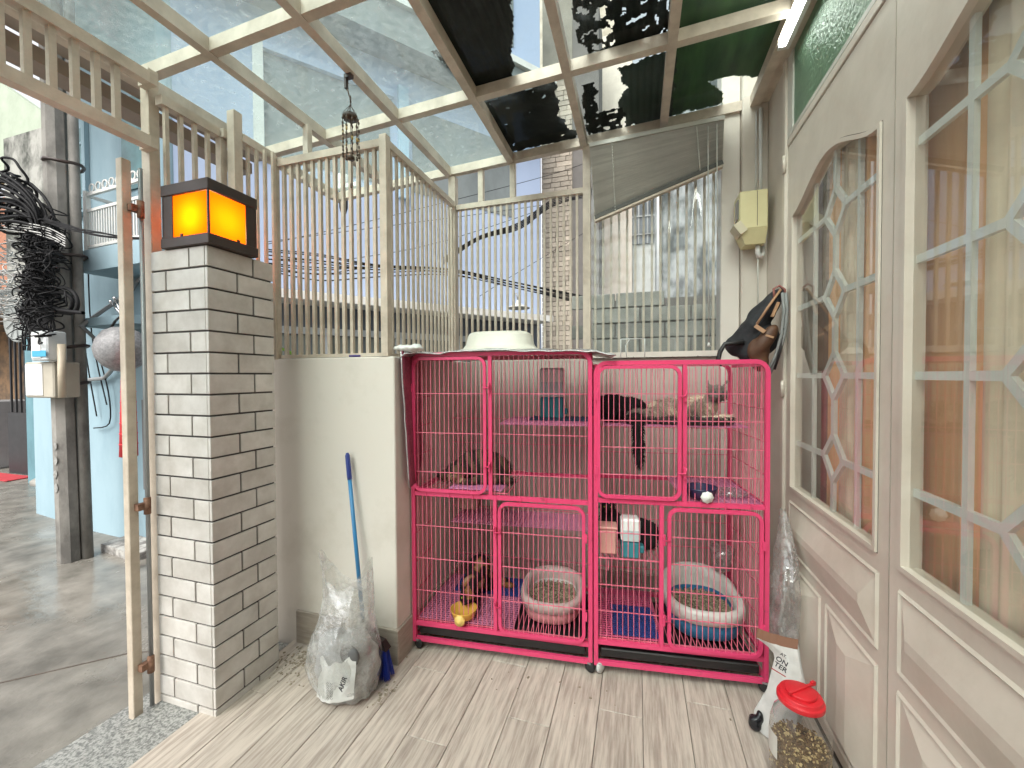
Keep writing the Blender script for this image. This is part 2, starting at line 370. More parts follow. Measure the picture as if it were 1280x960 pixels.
while z > 0:
    zb = max(z - bh, -.005); fx = PX0 + (PX1 - PX0) * (.69 if row % 2 == 0 else .27); fy = PY0 + (PY1 - PY0) * (.665 if row % 2 == 0 else .42)
    T = .012
    brick((PX0, PY0, zb), (fx - J / 2, PY0 + T, z)); brick((fx + J / 2, PY0, zb), (PX1 - .0125, PY0 + T, z))
    brick((PX1 - T, PY0 + .001, zb), (PX1, fy - J / 2, z)); brick((PX1 - T, fy + J / 2, zb), (PX1, PY1, z))
    brick((PX0 + .001, PY1 - T, zb), (PX1 - .013, PY1, z)); brick((PX0, PY0 + .013, zb), (PX0 + T, PY1 - .013, z))
    z -= pitch_b; row += 1

# ---- lantern on the pillar: open bronze frame with amber panels and a bulb inside
lx0, lx1, ly0, ly1, lz0, lz1 = -1.652, -1.425, 1.055, 1.243, 1.688, 1.915
lan = thing('pillar_lantern', 'dark bronze cube lantern with glowing amber panels on the brick pillar', 'lantern', ((lx0 + lx1) / 2, (ly0 + ly1) / 2, lz0))
b = MB(); b.bevbox((lx0 - .004, ly0 - .004, lz0), (lx1 + .004, ly1 + .004, lz0 + .036), .002); b.build('base', M_dark, lan)
b = MB(); b.bevbox((lx0 - .003, ly0 - .003, lz1 - .040), (lx1 + .003, ly1 + .003, lz1), .002); b.build('top', M_dark, lan)
b = MB()
for (x, y) in ((lx0, ly0), (lx1 - .006, ly0), (lx0, ly1 - .006), (lx1 - .006, ly1 - .006)): b.box((x, y, lz0 + .036), (x + .006, y + .006, lz1 - .04))
b.build('corner_bar', M_dark, lan)
# side cheeks at the far edges of the two visible faces (the frame splays outwards)
b = MB(); b.box((lx0 + .006, ly0 + .001, lz0 + .036), (lx0 + .050, ly0 + .006, lz1 - .04)); b.build('cheek', M_dark, lan)
b = MB(); b.box((lx1 - .006, ly1 - .042, lz0 + .036), (lx1 - .001, ly1 - .006, lz1 - .04))
b.build('cheek', M_dark, lan)
Ma = bpy.data.materials.new('amber panel'); Ma.use_nodes = True; N = Ma.node_tree.nodes; L = Ma.node_tree.links; N.clear()
o_ = N.new('ShaderNodeOutputMaterial'); t_ = N.new('ShaderNodeBsdfTranslucent'); t_.inputs[0].default_value = (.95, .38, .03, 1); e_ = N.new('ShaderNodeEmission'); e_.inputs[0].default_value = (1, .30, .01, 1); e_.inputs[1].default_value = .12
a_ = N.new('ShaderNodeAddShader'); L.new(t_.outputs[0], a_.inputs[0]); L.new(e_.outputs[0], a_.inputs[1]); L.new(a_.outputs[0], o_.inputs[0])
b = MB(); b.box((lx0 + .050, ly0 + .004, lz0 + .037), (lx1 - .007, ly0 + .0045, lz1 - .041)); b.build('amber_panel', Ma, lan)
b = MB(); b.box((lx1 - .0045, ly0 + .007, lz0 + .037), (lx1 - .004, ly1 - .043, lz1 - .041)); b.build('amber_panel', Ma, lan)
b = MB(); b.box((lx0 + .007, ly1 - .005, lz0 + .037), (lx1 - .007, ly1 - .0045, lz1 - .041)); b.build('amber_panel', Ma, lan)
b = MB(); b.box((lx0 + .0045, ly0 + .007, lz0 + .037), (lx0 + .005, ly1 - .007, lz1 - .041)); b.build('amber_panel', Ma, lan)
b = MB(); c0 = Vector(((lx0 + lx1) / 2 + .02, (ly0 + ly1) / 2 - .02, (lz0 + lz1) / 2 - .01)); b.ell(c0, (.022, .022, .03)); 
b.build('bulb', mat('lit bulb', (1, .8, .4), emit=(1, .76, .40), estr=30), lan)
b = MB(); b.tube([(c0.x, c0.y, lz0 + .036), (c0.x, c0.y, c0.z - .03)], .012, 8); b.build('bulb_holder', M_black, lan)
b = MB()
for (x, y, dx, dy) in ((lx0 + .10, ly0 - .002, 1, 0), (lx1 + .002, ly0 + .11, 0, 1)): b.cbox((x, y, lz0 + .04), (.01 if dx else .004, .01 if dy else .004, .008))
b.build('clip', M_black, lan)

# ================================================================== GLASS CANOPY
def zr(x): return 2.518 - .0517 * (.41 - x)
can = thing('glass_canopy', 'glass roof on cream steel grid beams over the yard, wet and dirty', 'glass roof', (0, 1, 2.4))
BX = [-1.925, -1.525, -1.105, -.708, -.285, .128, .545]; BY = [-1.3, -.62, -.03, .56, 1.148, 1.735, YR]
for i, x in enumerate(BX):
    w_ = .045 if i in (0, 6) else .036
    b = MB(); y1 = YR + .02
    b.box((x - w_ / 2, -1.3, zr(x)), (x + w_ / 2, y1, zr(x) + .052)); b.build('rafter', M_steel, can)
for j, y in enumerate(BY):
    for i in range(len(BX) - 1):
        xa = BX[i] + .018; xb = BX[i + 1] - .018; b = MB(); w_ = .036
        vs = [(x, yy, zr(x) + dz) for x in (xa, xb) for yy in (y - w_ / 2, y + w_ / 2) for dz in (.003, .05)]
        b.add(vs, [(0, 1, 3, 2), (4, 6, 7, 5), (0, 4, 5, 1), (2, 3, 7, 6), (0, 2, 6, 4), (1, 5, 7, 3)]); b.build('cross_beam', M_steel, can)
M_pane2 = film('canopy glass unlit dirt', (.84, .95, .93), .0, (.72, .85, .84), .03, .08, 5, lo=.5, hi=.8, dif_hi=.12, bump=.2, bsc=14)  # haze cut in this copy to imitate unlit dirt under the shade cloths
M_pane = film('canopy glass', (.76, .93, .90), .12, (.80, .92, .90), .05, .08, 38, lo=.35, hi=.8, dif_hi=.34, bump=.12, bsc=30, stretch=(1, 1, 1))
for i in range(len(BX) - 1):
    for j in range(len(BY) - 1):
        xa, xb, ya, yb = BX[i] + .001, BX[i + 1] - .001, BY[j] + .001, BY[j + 1] - .001; b = MB()
        b.add([(xa, ya, zr(xa) + .054), (xb, ya, zr(xb) + .054), (xb, yb, zr(xb) + .054), (xa, yb, zr(xa) + .054)], [(0, 1, 2, 3)])
        b.build('glass_pane', M_pane2 if i >= 3 else M_pane, can)
# eave gutter boards outside the street edge, seen through the gate grille
b = MB(); b.box((-2.02, -1.3, 2.40), (-1.95, 1.75, 2.47)); b.build('eave_board', mat('eave', (.36, .31, .26), .6), can)
b = MB(); b.box((-2.13, -1.3, 2.34), (-2.03, 1.75, 2.395)); b.build('eave_board', mat('eave2', (.30, .24, .19), .6), can)
b = MB()
for i in range(9): b.box((-1.905, 1.52 + i * .085, zr(-1.9) - .02), (-1.87, 1.56 + i * .085, zr(-1.9) - .002))
b.build('spacer_block', M_steel, can)

# shade cloths and ragged sheets lying on the glass
roofn = (-.0517, 0, 1); roofp = (.41, 0, 2.518 + .062)
def cloth(name, label, poly, m, ragged=.02, holes=(), corr=0., dz=0., step=.0065, hole_noise=0., seed=0, parts=None):
    P = [atp(x, y, (roofp[0], 0, roofp[2] + dz), roofn) for x, y in poly]
    xs = [p.x for p in P]; ys = [p.y for p in P]
    H = [(atp(x, y, roofp, roofn), r) for x, y, r in holes]
    def inside(x, y):
        x += ragged * nz(x * 18 + seed, y * 18); y += ragged * nz(x * 22 + 9 + seed, y * 22)
        c = False; n = len(P)
        for i in range(n):
            a = P[i]; q = P[(i + 1) % n]
            if y > 2.315: return False
            if (a.y > y) != (q.y > y) and x < (q.x - a.x) * (y - a.y) / (q.y - a.y) + a.x: c = not c
        if c:
            for h, r in H:
                if (x - h.x) ** 2 + (y - h.y) ** 2 < (r * (1 + .7 * nz(x * 40, y * 40, seed))) ** 2: return False
            if hole_noise and nz(x * 34, y * 34, seed + 3) > hole_noise: return False
        return c
    nx = int((max(xs) - min(xs)) / step) + 2; ny = int((max(ys) - min(ys)) / step) + 2; vid = {}; b = MB(); vs = []; fs = []
    def V(i, j):
        if (i, j) not in vid:
            x = min(xs) + i * step; y = min(ys) + j * step; vid[(i, j)] = len(vs)
            z = 2.518 - .0517 * (.41 - x) + .064 + dz + (corr * math.sin(x * 2 * math.pi / .03)) + .006 * nz(x * 5, y * 5, seed) + .004
            vs.append((x + .003 * nz(i * 3.1, j * 2.7), y + .003 * nz(i * 2.3, j * 3.9), z))
        return vid[(i, j)]
    for i in range(nx):
        for j in range(ny):
            if inside(min(xs) + (i + .5) * step, min(ys) + (j + .5) * step): fs.append((V(i, j), V(i + 1, j), V(i + 1, j + 1), V(i, j + 1)))
    b.add(vs, fs, True); o = b.build(name, m); tag(o, label, 'shade sheet', 'ragged shade sheets on the glass roof'); return o
cloth('shade_cloth', 'large black corrugated shade sheet left of the bright roof gap', [(500, -30), (641, -30), (640, 60), (641, 115), (600, 112), (590, 118), (536, 62), (560, 70)], M_tarp, .02, corr=.004, seed=1)
cloth('shade_cloth', 'black tattered shade cloth in the lower middle of the roof, above the fence rail', [(604, 130), (640, 118), (694, 103), (700, 150), (722, 168), (716, 190), (640, 214), (634, 206)], M_tarp, .02, seed=2, hole_noise=.62, dz=.004)
cloth('shade_cloth', 'black shade cloth full of holes near the roof top, beside the green sheets', [(708, -30), (852, -30), (848, 60), (742, 76), (722, 55)], M_tarp, .03, holes=[(752, 20, .022), (754, 45, .03), (747, 60, .02)], seed=3, hole_noise=.40, corr=.003)
cloth('shade_cloth', 'dark narrow strip of torn shade cloth beside the thin roof rafter', [(728, 108), (744, 104), (748, 140), (780, 136), (778, 172), (735, 182)], M_tarp, .02, seed=4, hole_noise=.42)
cloth('shade_cloth', 'dark ribbed shade sheet right of the torn cloth strip, over the blind', [(770, 88), (846, 62), (838, 176), (776, 178), (782, 150), (773, 130), (784, 112)], mat('blackgreen sheet', (.016, .026, .015), .7), .02, seed=5, corr=.003)
cloth('shade_cloth', 'green shade sheet filling the roof bay beside the tube light', [(846, -30), (1010, -30), (985, 20), (844, 66)], M_tarpg, .005, seed=6, dz=.003)
cloth('shade_cloth', 'green shade sheet with a curled edge in the last roof bay by the house wall', [(838, 58), (984, 20), (966, 74), (955, 98), (915, 96), (886, 104), (905, 118), (903, 130), (868, 148), (862, 138), (828, 152), (836, 168)], M_tarpg, .01, seed=7, dz=.006)

# ================================================================== FENCES
def fence(name, label, group=None, loc=(0, 0, 0)): return thing(name, label, 'fence', loc, group=group)
bal_cache = {}
def balusters(parent, pts, z0, z1, w_, m=M_steel):
    key = (round(z1 - z0, 3), w_)
    if key not in bal_cache:
        b = MB(); b.box((-w_ / 2, -w_ / 2, 0), (w_ / 2, w_ / 2, z1 - z0)); me = b.mesh('baluster'); me.materials.append(m); bal_cache[key] = me
    for x, y in pts:
        o = bpy.data.objects.new('baluster', bal_cache[key]); COL.objects.link(o); o.parent = parent
        o.location = Vector((x, y, z0)) - ORG[parent.name]; o.rotation_euler.z = random.uniform(-.02, .02)
def post(parent, x, y, z0, z1, wx, wy=None, name='post'):
    b = MB(); wy = wy or wx; b.bevbox((x - wx / 2, y - wy / 2, z0), (x + wx / 2, y + wy / 2, z1), .0015); return b.build(name, M_steel, parent)
# gate header grille (upper left) and gate post
f0 = fence('gate_header_grille', 'short barred grille over the open gate, top left, lit orange by the lantern', loc=(XG, 0, 2.1))
b = MB(); b.box((XG - .02, -1.3, 2.285), (XG + .02, 1.043, 2.325)); b.build('rail', M_steel, f0)
b = MB(); b.box((XG - .02, -1.3, 2.055), (XG + .02, 1.043, 2.095)); b.build('rail', M_steel, f0)
balusters(f0, [(XG, 1.005 - i * .0535) for i in range(1, 36)], 2.095, 2.285, .018)
f0b = fence('gate_post', 'tall cream steel gate post between the brick pillar and the gate leaf', loc=(XG, 1.06, 0))
post(f0b, -1.7535, 1.086, -.03, 2.37, .044, .036)
for z in (2.055, 2.285): b = MB(); b.box((-1.7315, 1.0435, z), (XG - .0185, 1.078, z + .04)) if False else b.box((-1.745, 1.044, z + .001), (XG + .019, 1.0675, z + .039)); b.build('bracket', M_steel, f0b)
# open gate leaf seen edge on
gl = thing('gate_leaf', 'cream steel gate leaf standing open, seen edge on beside the pillar', 'gate', (-1.78, .95, 0))
b = MB(); b.bevbox((-1.772, .985, -.022), (-1.742, 1.015, 2.0), .002); b.build('stile', M_steel, gl)
b = MB(); b.tube([(-1.728, 1.035, -.0), (-1.728, 1.035, 1.98)], .007, 8); b.build('drop_bolt', M_galv, gl)
for z in (.16, .75, 1.83):
    b = MB(); b.tube([(-1.722, 1.03, z - .03), (-1.722, 1.03, z + .03)], .011, 8); b.box((-1.742, 1.0, z - .012), (-1.72, 1.04, z + .012)); b.build('hinge', mat('rusty hinge', (.28, .16, .1), .8, (.12, .05, .03), 40), gl)
# side fence 1 (gate post to corner)
f1 = fence('barred_fence', 'cream barred fence beside the lantern, between the gate post and the corner', 'barred fences round the yard', (XG, 1.08, 1.3))
b = MB(); b.box((XG - .018, 1.082, 2.235), (XG + .018, 1.30, 2.27)); b.build('rail', M_steel, f1)
balusters(f1, [(XG, 1.105 + i * .052) for i in range(4)], 1.3, 2.235, .014)
post(f1, XG, 1.32, 1.2, 2.27, .03); post(f1, XG + .055, 1.338, 1.2, 2.35, .04)
b = MB(); b.box((XG + .016, 1.305, 2.235), (XG + .034, 1.335, 2.27)); b.build('rail', M_steel, f1)
b = MB(); b.bar((XG + .065, 1.36, 2.25), (-1.60, 1.49, 2.225), .034); b.build('rail', M_steel, f1)
balusters(f1, [(XG + .070 + i * .0185, 1.385 + i * .026) for i in range(4)], 1.3, 2.235, .012)
post(f1, -1.6, 1.50, 1.306, 2.235, .024)
# front fence on the low wall
f2 = fence('barred_fence', 'cream barred fence on the low wall between the lantern corner and the tall post', 'barred fences round the yard', (-1.3, YW + .02, 1.3))
b = MB(); b.box((-1.587, YW + .005, 2.19), (-1.037, YW + .035, 2.222)); b.build('rail', M_steel, f2)
b = MB(); b.box((-1.587, YW + .008, 1.307), (-1.037, YW + .032, 1.322)); b.build('rail', M_steel, f2)
balusters(f2, [(-1.56 + i * .0405, YW + .02) for i in range(13)], 1.322, 2.19, .0145)
post(f2, -1.02, YW + .015, 1.306, 2.235, .034)
# stub from rail to cross beam
post(f2, -1.51, 1.60, 2.21, zr(-1.5), .03, name='stub')
# side fence 2 (going back)
f3 = fence('barred_fence', 'cream barred fence running back from the tall post to the roof corner post', 'barred fences round the yard', (-1.03, 1.9, 1.3))
b = MB(); b.bar((-1.03, YW + .035, 2.215), (-1.075, YR - .02, 2.262), .03); b.build('rail', M_steel, f3)
b = MB(); b.bar((-1.03, YW + .035, 1.314), (-1.075, YR - .02, 1.314), .02, .014); b.build('rail', M_steel, f3)
balusters(f3, [(-1.031 - .044 * t / 15, YW + .075 + t * .0500) for t in range(15)], 1.32, 2.225, .0115)
# rear fence
f4 = fence('barred_fence', 'cream barred fence behind the white basin, right of the roof corner post', 'barred fences round the yard', (-.7, YR, 1.3))
post(f4, -1.085, YR + .015, 1.316, zr(-1.1), .045)
b = MB(); b.box((-1.06, YR, 2.235), (-.29, YR + .03, 2.265)); b.build('rail', M_steel, f4)
b = MB(); b.box((-1.06, YR, 1.317), (-.29, YR + .03, 1.335)); b.build('rail', M_steel, f4)
balusters(f4, [(-1.038 + i * .0375, YR + .015) for i in range(20)], 1.335, 2.235, .013)
for x in (-.90, -.70): post(f4, x, YR + .015, 2.265, zr(x) + .01, .032, name='stub')
post(f4, -.27, YR + .015, 1.316, zr(-.27) + .01, .042)
# window bars section with clear sheet
f5 = fence('barred_fence', 'cream window bars behind a clear plastic sheet, under the slanting blind', 'barred fences round the yard', (.1, YR, 1.3))
b = MB(); b.box((-.248, YR, 1.317), (.4, YR + .03, 1.335)); b.build('rail', M_steel, f5)
b = MB(); b.box((-.248, YR, 2.44), (.4, YR + .03, 2.47)); b.build('rail', M_steel, f5)
balusters(f5, [(-.225 + i * .0425, YR + .015) for i in range(15)], 1.335, 2.44, .012)
M_sheet = film('clear vinyl', (.93, .96, .95), .04, (.8, .85, .85), .05, .04, 6, lo=.45, hi=.8, dif_hi=.30, stretch=(3, 1, .6), fres=1.45, bump=.15, bsc=4)
b = MB(); n = 16
vs = [( -.246 + i / n * .645, YR - .014 + .004 * math.sin(i * 1.9), z) for z in (1.33, 2.43) for i in range(n + 1)]
b.add(vs, [(i, i + 1, n + 2 + i, n + 1 + i) for i in range(n)], True); b.build('clear_sheet', M_sheet, f5)
b = MB(); b.box((-.249, YR - .02, 1.3165), (.401, YR - .008, 1.345)); b.build('sheet_batten', M_wall, f5)

# ================================================================== BLIND
bl = thing('window_blind', 'grey venetian blind hanging askew above the barred window', 'blind', (.1, 2.24, 2.3))
YB = 2.235
M_bl = mat('blind slat', (.62, .61, .56), .5, vary=.05, rand=True)
tl_, tr_ = at(737, 186, 1, YB), at(905, 152, 1, YB); bl_, br_ = at(744, 272, 1, YB), at(903, 203, 1, YB)
b = MB(); b.bar(tl_ + Vector((0, .0, .012)), tr_ + Vector((0, 0, .012)), .035, .02); b.build('headrail', mat('headrail', (.5, .49, .43), .5), bl)
NS = 27
for i in range(NS):
    t = (i + .4) / NS; a = tl_.lerp(bl_, t); c = tr_.lerp(br_, t); h = ((bl_ - tl_).length * (1 - 0) / NS)
    b = MB(); hl = (tl_.z - bl_.z) / NS * .80; hr = (tr_.z - br_.z) / NS * .80; y0 = .011
    b.add([a + Vector((0, y0, -hl)), c + Vector((0, y0, -hr)), c + Vector((0, 0, hr * .2)), a + Vector((0, 0, hl * .2)), c + Vector((0, -y0, hr)), a + Vector((0, -y0, hl))], [(0, 1, 2, 3), (3, 2, 4, 5)]); b.build('slat', M_bl, bl)
b = MB(); b.bar(bl_ + Vector((0, 0, -.004)), br_ + Vector((0, 0, -.004)), .035, .02); b.build('bottom_rail', mat('dark blind rail', (.07, .068, .055), .5), bl)
b = MB(); b.bar(bl_ + Vector((0, -.002, -.022)), br_ + Vector((0, -.002, -.022)), .03, .010); b.build('rail_edge', M_steel, bl)
M_cord = mat('cord', (.62, .62, .56), .7)
b = MB()
for (px, y0, y1) in ((765, 180, 262), (871, 160, 212)):
    p0 = at(px, y0, 1, YB - .02); p1 = at(px + 4, y1, 1, YB - .02)
    for k in range(24): q = p0.lerp(p1, k / 23); b.ell(q, (.0032, .0032, .0045), n=5, m=3)
b.build('bead_chain', M_cord, bl)
b = MB()
for (px, y0, y1) in ((885, 158, 430), (896, 155, 300)): b.tube([at(px, y0, 1, YB - .03), at(px + 1, y1, 1, YB - .03)], .0028, 5)
b.build('pull_cord', M_cord, bl)
b = MB(); b.lathe([(.0, .02), (.004, .018), (.009, 0), (.0, -.001)], at(886, 433, 1, YB - .03), 8); b.build('cord_tassel', M_white, bl)

# ================================================================== TUBE LIGHT
tb = thing('tube_light', 'lit white fluorescent tube along the beam above the house doors', 'tube light', (.56, 1.5, 2.5))
b = MB(); b.tube([(.536, .67, 2.509), (.536, 1.855, 2.509)], .0125, 10); b.build('tube', mat('lit tube', (1, 1, 1), emit=(.93, 1.0, .93), estr=9), tb)
b = MB(); b.box((.550, .65, 2.498), (.566, 1.875, 2.5235)); b.build('batten', M_white, tb)
b = MB(); b.box((.525, .65, 2.497), (.5495, .669, 2.522)); b.box((.525, 1.856, 2.497), (.5495, 1.874, 2.522)); b.build('end_cap', M_white, tb)
# beam along house wall
b = MB(); b.box((.586, -1.3, 2.60), (.612, YR - .032, 2.70)); b.box((.567, -1.3, 2.535), (.611, YR - .033, 2.598)); b.build('wall_plate', M_steel, can)
# ================================================================== HOUSE DOORS (plane x = XD)
M_glass = film('door glass', (.93, .95, .93), .11, (.76, .76, .71), .1, .015, 3, lo=.5, hi=.85, dif_hi=.24, stretch=(1, 1, .5), fres=1.5)
def arch(t): return 1.858 + .095 * (.5 + .5 * math.cos(2 * math.pi * t)) ** .85
def leaf(yfar, ynear, label, hinge=False):
    d = thing('house_door_leaf', label, 'door', (XD, ynear, 0), group='house door leaves')
    g1 = yfar - .068 if hinge else yfar - .055; g0 = ynear + .06; gb = .765; top = 2.165; N = 28; xf = XD
    ys = [g0 + (g1 - g0) * i / N for i in range(N + 1)]; zs = [arch(i / N - .5) for i in range(N + 1)]
    b = MB()
    def quad(y0, z00, z01, y1, z10, z11): b.add([(xf, y0, z00), (xf, y0, z01), (xf, y1, z11), (xf, y1, z10)], [(0, 1, 2, 3)])
    quad(ynear, .02, top, g0, .02, top); quad(g1, .02, top, yfar, .02, top)
    for i in range(N):
        quad(ys[i], zs[i], top, ys[i + 1], zs[i + 1], top); quad(ys[i], .02, gb, ys[i + 1], .02, gb)
    loop = [(g0, gb)] + [(ys[i], zs[i]) for i in range(N + 1)] + [(g1, gb)]
    for i in range(len(loop)):
        p = loop[i]; q = loop[(i + 1) % len(loop)]; b.add([(xf, p[0], p[1]), (xf, q[0], q[1]), (xf + .035, q[0], q[1]), (xf + .035, p[0], p[1])], [(0, 1, 2, 3)])
    b.box((xf + .001, ynear, .02), (xf + .035, ynear + .004, top)); b.box((xf + .001, yfar - .004, .02), (xf + .035, yfar, top))
    b.build('leaf_frame', M_door, d)
    # glazing bead following the opening
    b = MB(); k = len(loop)
    def off(i, w):
        p = Vector(loop[i]); a = Vector(loop[i - 1]); c = Vector(loop[(i + 1) % k]); t1 = (p - a).normalized(); t2 = (c - p).normalized(); n = Vector((-(t1 + t2).y, (t1 + t2).x)).normalized(); 
        ctr = Vector(((g0 + g1) / 2, 1.3)); s = 1 if n.dot(p - ctr) > 0 else -1
        cs = max(.5, abs(n.dot(Vector((-t1.y, t1.x))))); return p + n * s * w / cs
    for (w0, w1, x0, x1) in ((-.001, .011, -.007, .001),):
        for i in range(k):
            j = (i + 1) % k; a, c, e, f = off(i, w0), off(i, w1), off(j, w1), off(j, w0)
            b.add([(xf + x0, *a), (xf + x0, *c), (xf + x0, *e), (xf + x0, *f), (xf + x1, *a), (xf + x1, *c), (xf + x1, *e), (xf + x1, *f)], [(0, 1, 2, 3), (0, 3, 7, 4), (1, 5, 6, 2)])
    b.build('glazing_bead', M_door, d)
    b = MB()
    for i in range(k):
        j = (i + 1) % k; a, c, e, f = off(i, .0115), off(i, .0135), off(j, .0135), off(j, .0115)
        b.add([(xf - .0008, *a), (xf - .0008, *c), (xf - .0008, *e), (xf - .0008, *f)], [(0, 1, 2, 3)])
    b.build('bead_joint', M_doorline, d)
    b = MB(); b.add([(xf + .011, y, z) for y, z in loop], [tuple(range(k))]); b.build('glass_pane', M_glass, d)
    # muntins
    yc = (g0 + g1) / 2 - (.008 if hinge else 0); w_ = .019; t_ = .01; X = xf + .022
    def mbar(a, c, w=w_):
        m_ = MB(); m_.bar((X, a[0], a[1]), (X, c[0], c[1]), t_ + .0015 * random.random(), w, up=(0, -(c[1] - a[1]), c[0] - a[0])); m_.build('muntin', M_munt, d)
    zc = [.943, 1.216, 1.485, 1.755]; hw = .072; hh = .076
    for s in (-.155, .158):
        yy = yc + s; tz = arch((yy - g0) / (g1 - g0) - .5); mbar((yy, gb), (yy, tz), .015)
    for n_, z in enumerate(zc):
        for s in (-1, 1):
            mbar((yc + s * hw, z), (g1 if s > 0 else g0, z)); mbar((yc + s * hw, z), (yc, z + hh)); mbar((yc + s * hw, z), (yc, z - hh))
        if n_ < 3: mbar((yc, z + hh), (yc, zc[n_ + 1] - hh))
    mbar((yc, gb), (yc, zc[0] - hh)); mbar((yc, zc[3] + hh), (yc, arch(0)))
    # raised panels, hipped
    def rpanel(y0, y1, z0, z1, h=.020, ins=.055):
        p = MB(); i2 = min(ins, (z1 - z0) * .38, (y1 - y0) * .38); e = .006
        o = [(y0, z0), (y1, z0), (y1, z1), (y0, z1)]; r = [(y0 + e, z0 + e), (y1 - e, z0 + e), (y1 - e, z1 - e), (y0 + e, z1 - e)]; q = [(y0 + i2 + e, z0 + i2 + e), (y1 - i2 - e, z0 + i2 + e), (y1 - i2 - e, z1 - i2 - e), (y0 + i2 + e, z1 - i2 - e)]
        q = [(a, (c * .3 + (z0 + z1) / 2 * .7) if (z1 - z0) < (y1 - y0) else c) for a, c in q] if (z1 - z0) < (y1 - y0) else [((a * .3 + (y0 + y1) / 2 * .7), c) for a, c in q]
        vs = [(xf, *t) for t in o] + [(xf - .006, *t) for t in r] + [(xf - .001, *[t[0] + (.006 if t[0] < (y0 + y1) / 2 else -.006), t[1] + (.006 if t[1] < (z0 + z1) / 2 else -.006)]) for t in r] + [(xf - h, *t) for t in q]
        fs = []
        for L_ in range(3):
            for i in range(4): fs.append((L_ * 4 + i, L_ * 4 + (i + 1) % 4, L_ * 4 + 4 + (i + 1) % 4, L_ * 4 + 4 + i))
        fs.append((12, 13, 14, 15)); p.add(vs, fs); p.build('raised_panel', M_door, d)
    rpanel(g0 - .02, g1 + .015, .50, .705); mid = (g0 + g1) / 2
    rpanel(g0 - .02, mid - .02, .06, .46); rpanel(mid + .02, g1 + .015, .06, .46)
    return d
leaf(1.984, 1.2425, 'narrow looking far door leaf next to the meter wall, with arched lattice window', True)
leaf(1.2375, .497, 'near door leaf at the right edge of the photo, with large lattice window and curtain')
leaf(.4925, -.25, 'door leaf beside the camera, outside the right edge of the photo')
# fixed frame and transom
fr = thing('door_surround', 'greige steel door surround with the green frosted transom window above the doors', 'door frame', (XD, 1.98, 0))
b = MB(); b.bevbox((XD - .012, 1.987, 0), (XD + .03, 2.022, 2.63), .003); b.build('jamb', M_door, fr)
b = MB(); b.bevbox((XD - .004, -.3, 2.169), (XD + .03, 1.985, 2.2), .003); b.build('transom_bar', M_door, fr)
b = MB(); b.box((XD - .003, -.3, 2.2015), (XD + .008, 1.93, 2.218)); b.box((XD - .003, 1.932, 2.2015), (XD + .008, 1.985, 2.59)); b.box((XD - .003, -.3, 2.592), (XD + .008, 1.93, 2.61)); b.build('transom_frame', mat('bright frame', (.62, .62, .55), .45), fr)
Mgg = film('green frosted glass', (.25, .45, .27), .75, (.22, .42, .25), .18, .35, 40, dif_hi=.95, bump=1., bsc=70)
for k in range(3):
    b = MB(); y1 = 1.93 - k * .72; b.add([(XD + .003, y1 - .70, 2.218), (XD + .003, y1, 2.218), (XD + .003, y1, 2.592), (XD + .003, y1 - .70, 2.592)], [(0, 1, 2, 3)]); b.build('frosted_pane', Mgg, fr)
    if k: b = MB(); b.box((XD - .003, y1 + .0005, 2.2185), (XD + .008, y1 + .0195, 2.5915)); b.build('mullion', M_door, fr)
for z in (2.10, 1.16, .30):
    b = MB(); b.tube([(XD - .014, 1.986, z - .035), (XD - .014, 1.986, z + .035)], .007, 8); b.box((XD - .0145, 1.99, z - .03), (XD - .0125, 2.018, z + .03)); b.build('hinge', M_door, fr)
# room behind the glass
b = MB(); b.box((1.5, -1.6, -.1), (1.6, 2.3, 3.2)); b.box((.75, 2.2, -.1), (1.498, 2.3, 3.2)); b.box((.75, -1.6, -.1), (1.498, -1.5, 3.2)); b.box((.751, -1.498, 2.7), (1.498, 2.198, 2.8)); b.box((.751, -1.498, -.1), (1.498, 2.198, -.02))
structure(b.build('wall_room', mat('room wall', (.6, .5, .4), .8)))
def curtain(y0, y1, x, m, label, amp, per, seed, z1=2.35, name='curtain'):
    b = MB(); n = int((y1 - y0) / .008); mm = 14; vs = []
    for j in range(mm + 1):
        z = .03 + (z1 - .03) * j / mm
        for i in range(n + 1):
            y = y0 + (y1 - y0) * i / n; ph = 2 * math.pi * y / per + 1.3 * nz(y * 3, z * .35, seed)
            vs.append((x + amp * (math.sin(ph) + .5 * nz(y * 14, z * .6, seed)) * (.8 + .3 * nz(y * 2, 0, seed)), y, z))
    fs = [(j * (n + 1) + i, j * (n + 1) + i + 1, (j + 1) * (n + 1) + i + 1, (j + 1) * (n + 1) + i) for j in range(mm) for i in range(n)]
    b.add(vs, fs, True); o = b.build(name, m, None, org=(x, (y0 + y1) / 2, 0)); tag(o, label, 'curtain')
M_cur = mat('apricot curtain', (.92, .58, .31), .8, (.80, .43, .20), 2.2, 5, .1, 90, stretch=(1, 7, .5), lo=.35, hi=.65)
curtain(-.4, 1.86, .69, M_cur, 'apricot orange curtain in soft folds behind the lattice door glass', .016, .13, 1)
curtain(.90, 1.04, .655, mat('cream curtain', (.84, .72, .54), .8), 'cream gold curtain panel hanging in front of the orange one behind the near door', .010, .05, 4)
curtain(1.56, 1.66, .655, MATS['cream curtain'], 'narrow cream curtain panel behind the far door leaf glass', .008, .05, 6)
curtain(1.86, 1.97, .70, mat('brown curtain', (.22, .15, .11), .8), 'brown curtain edge behind the far side of the far door glass', .006, .05, 5)

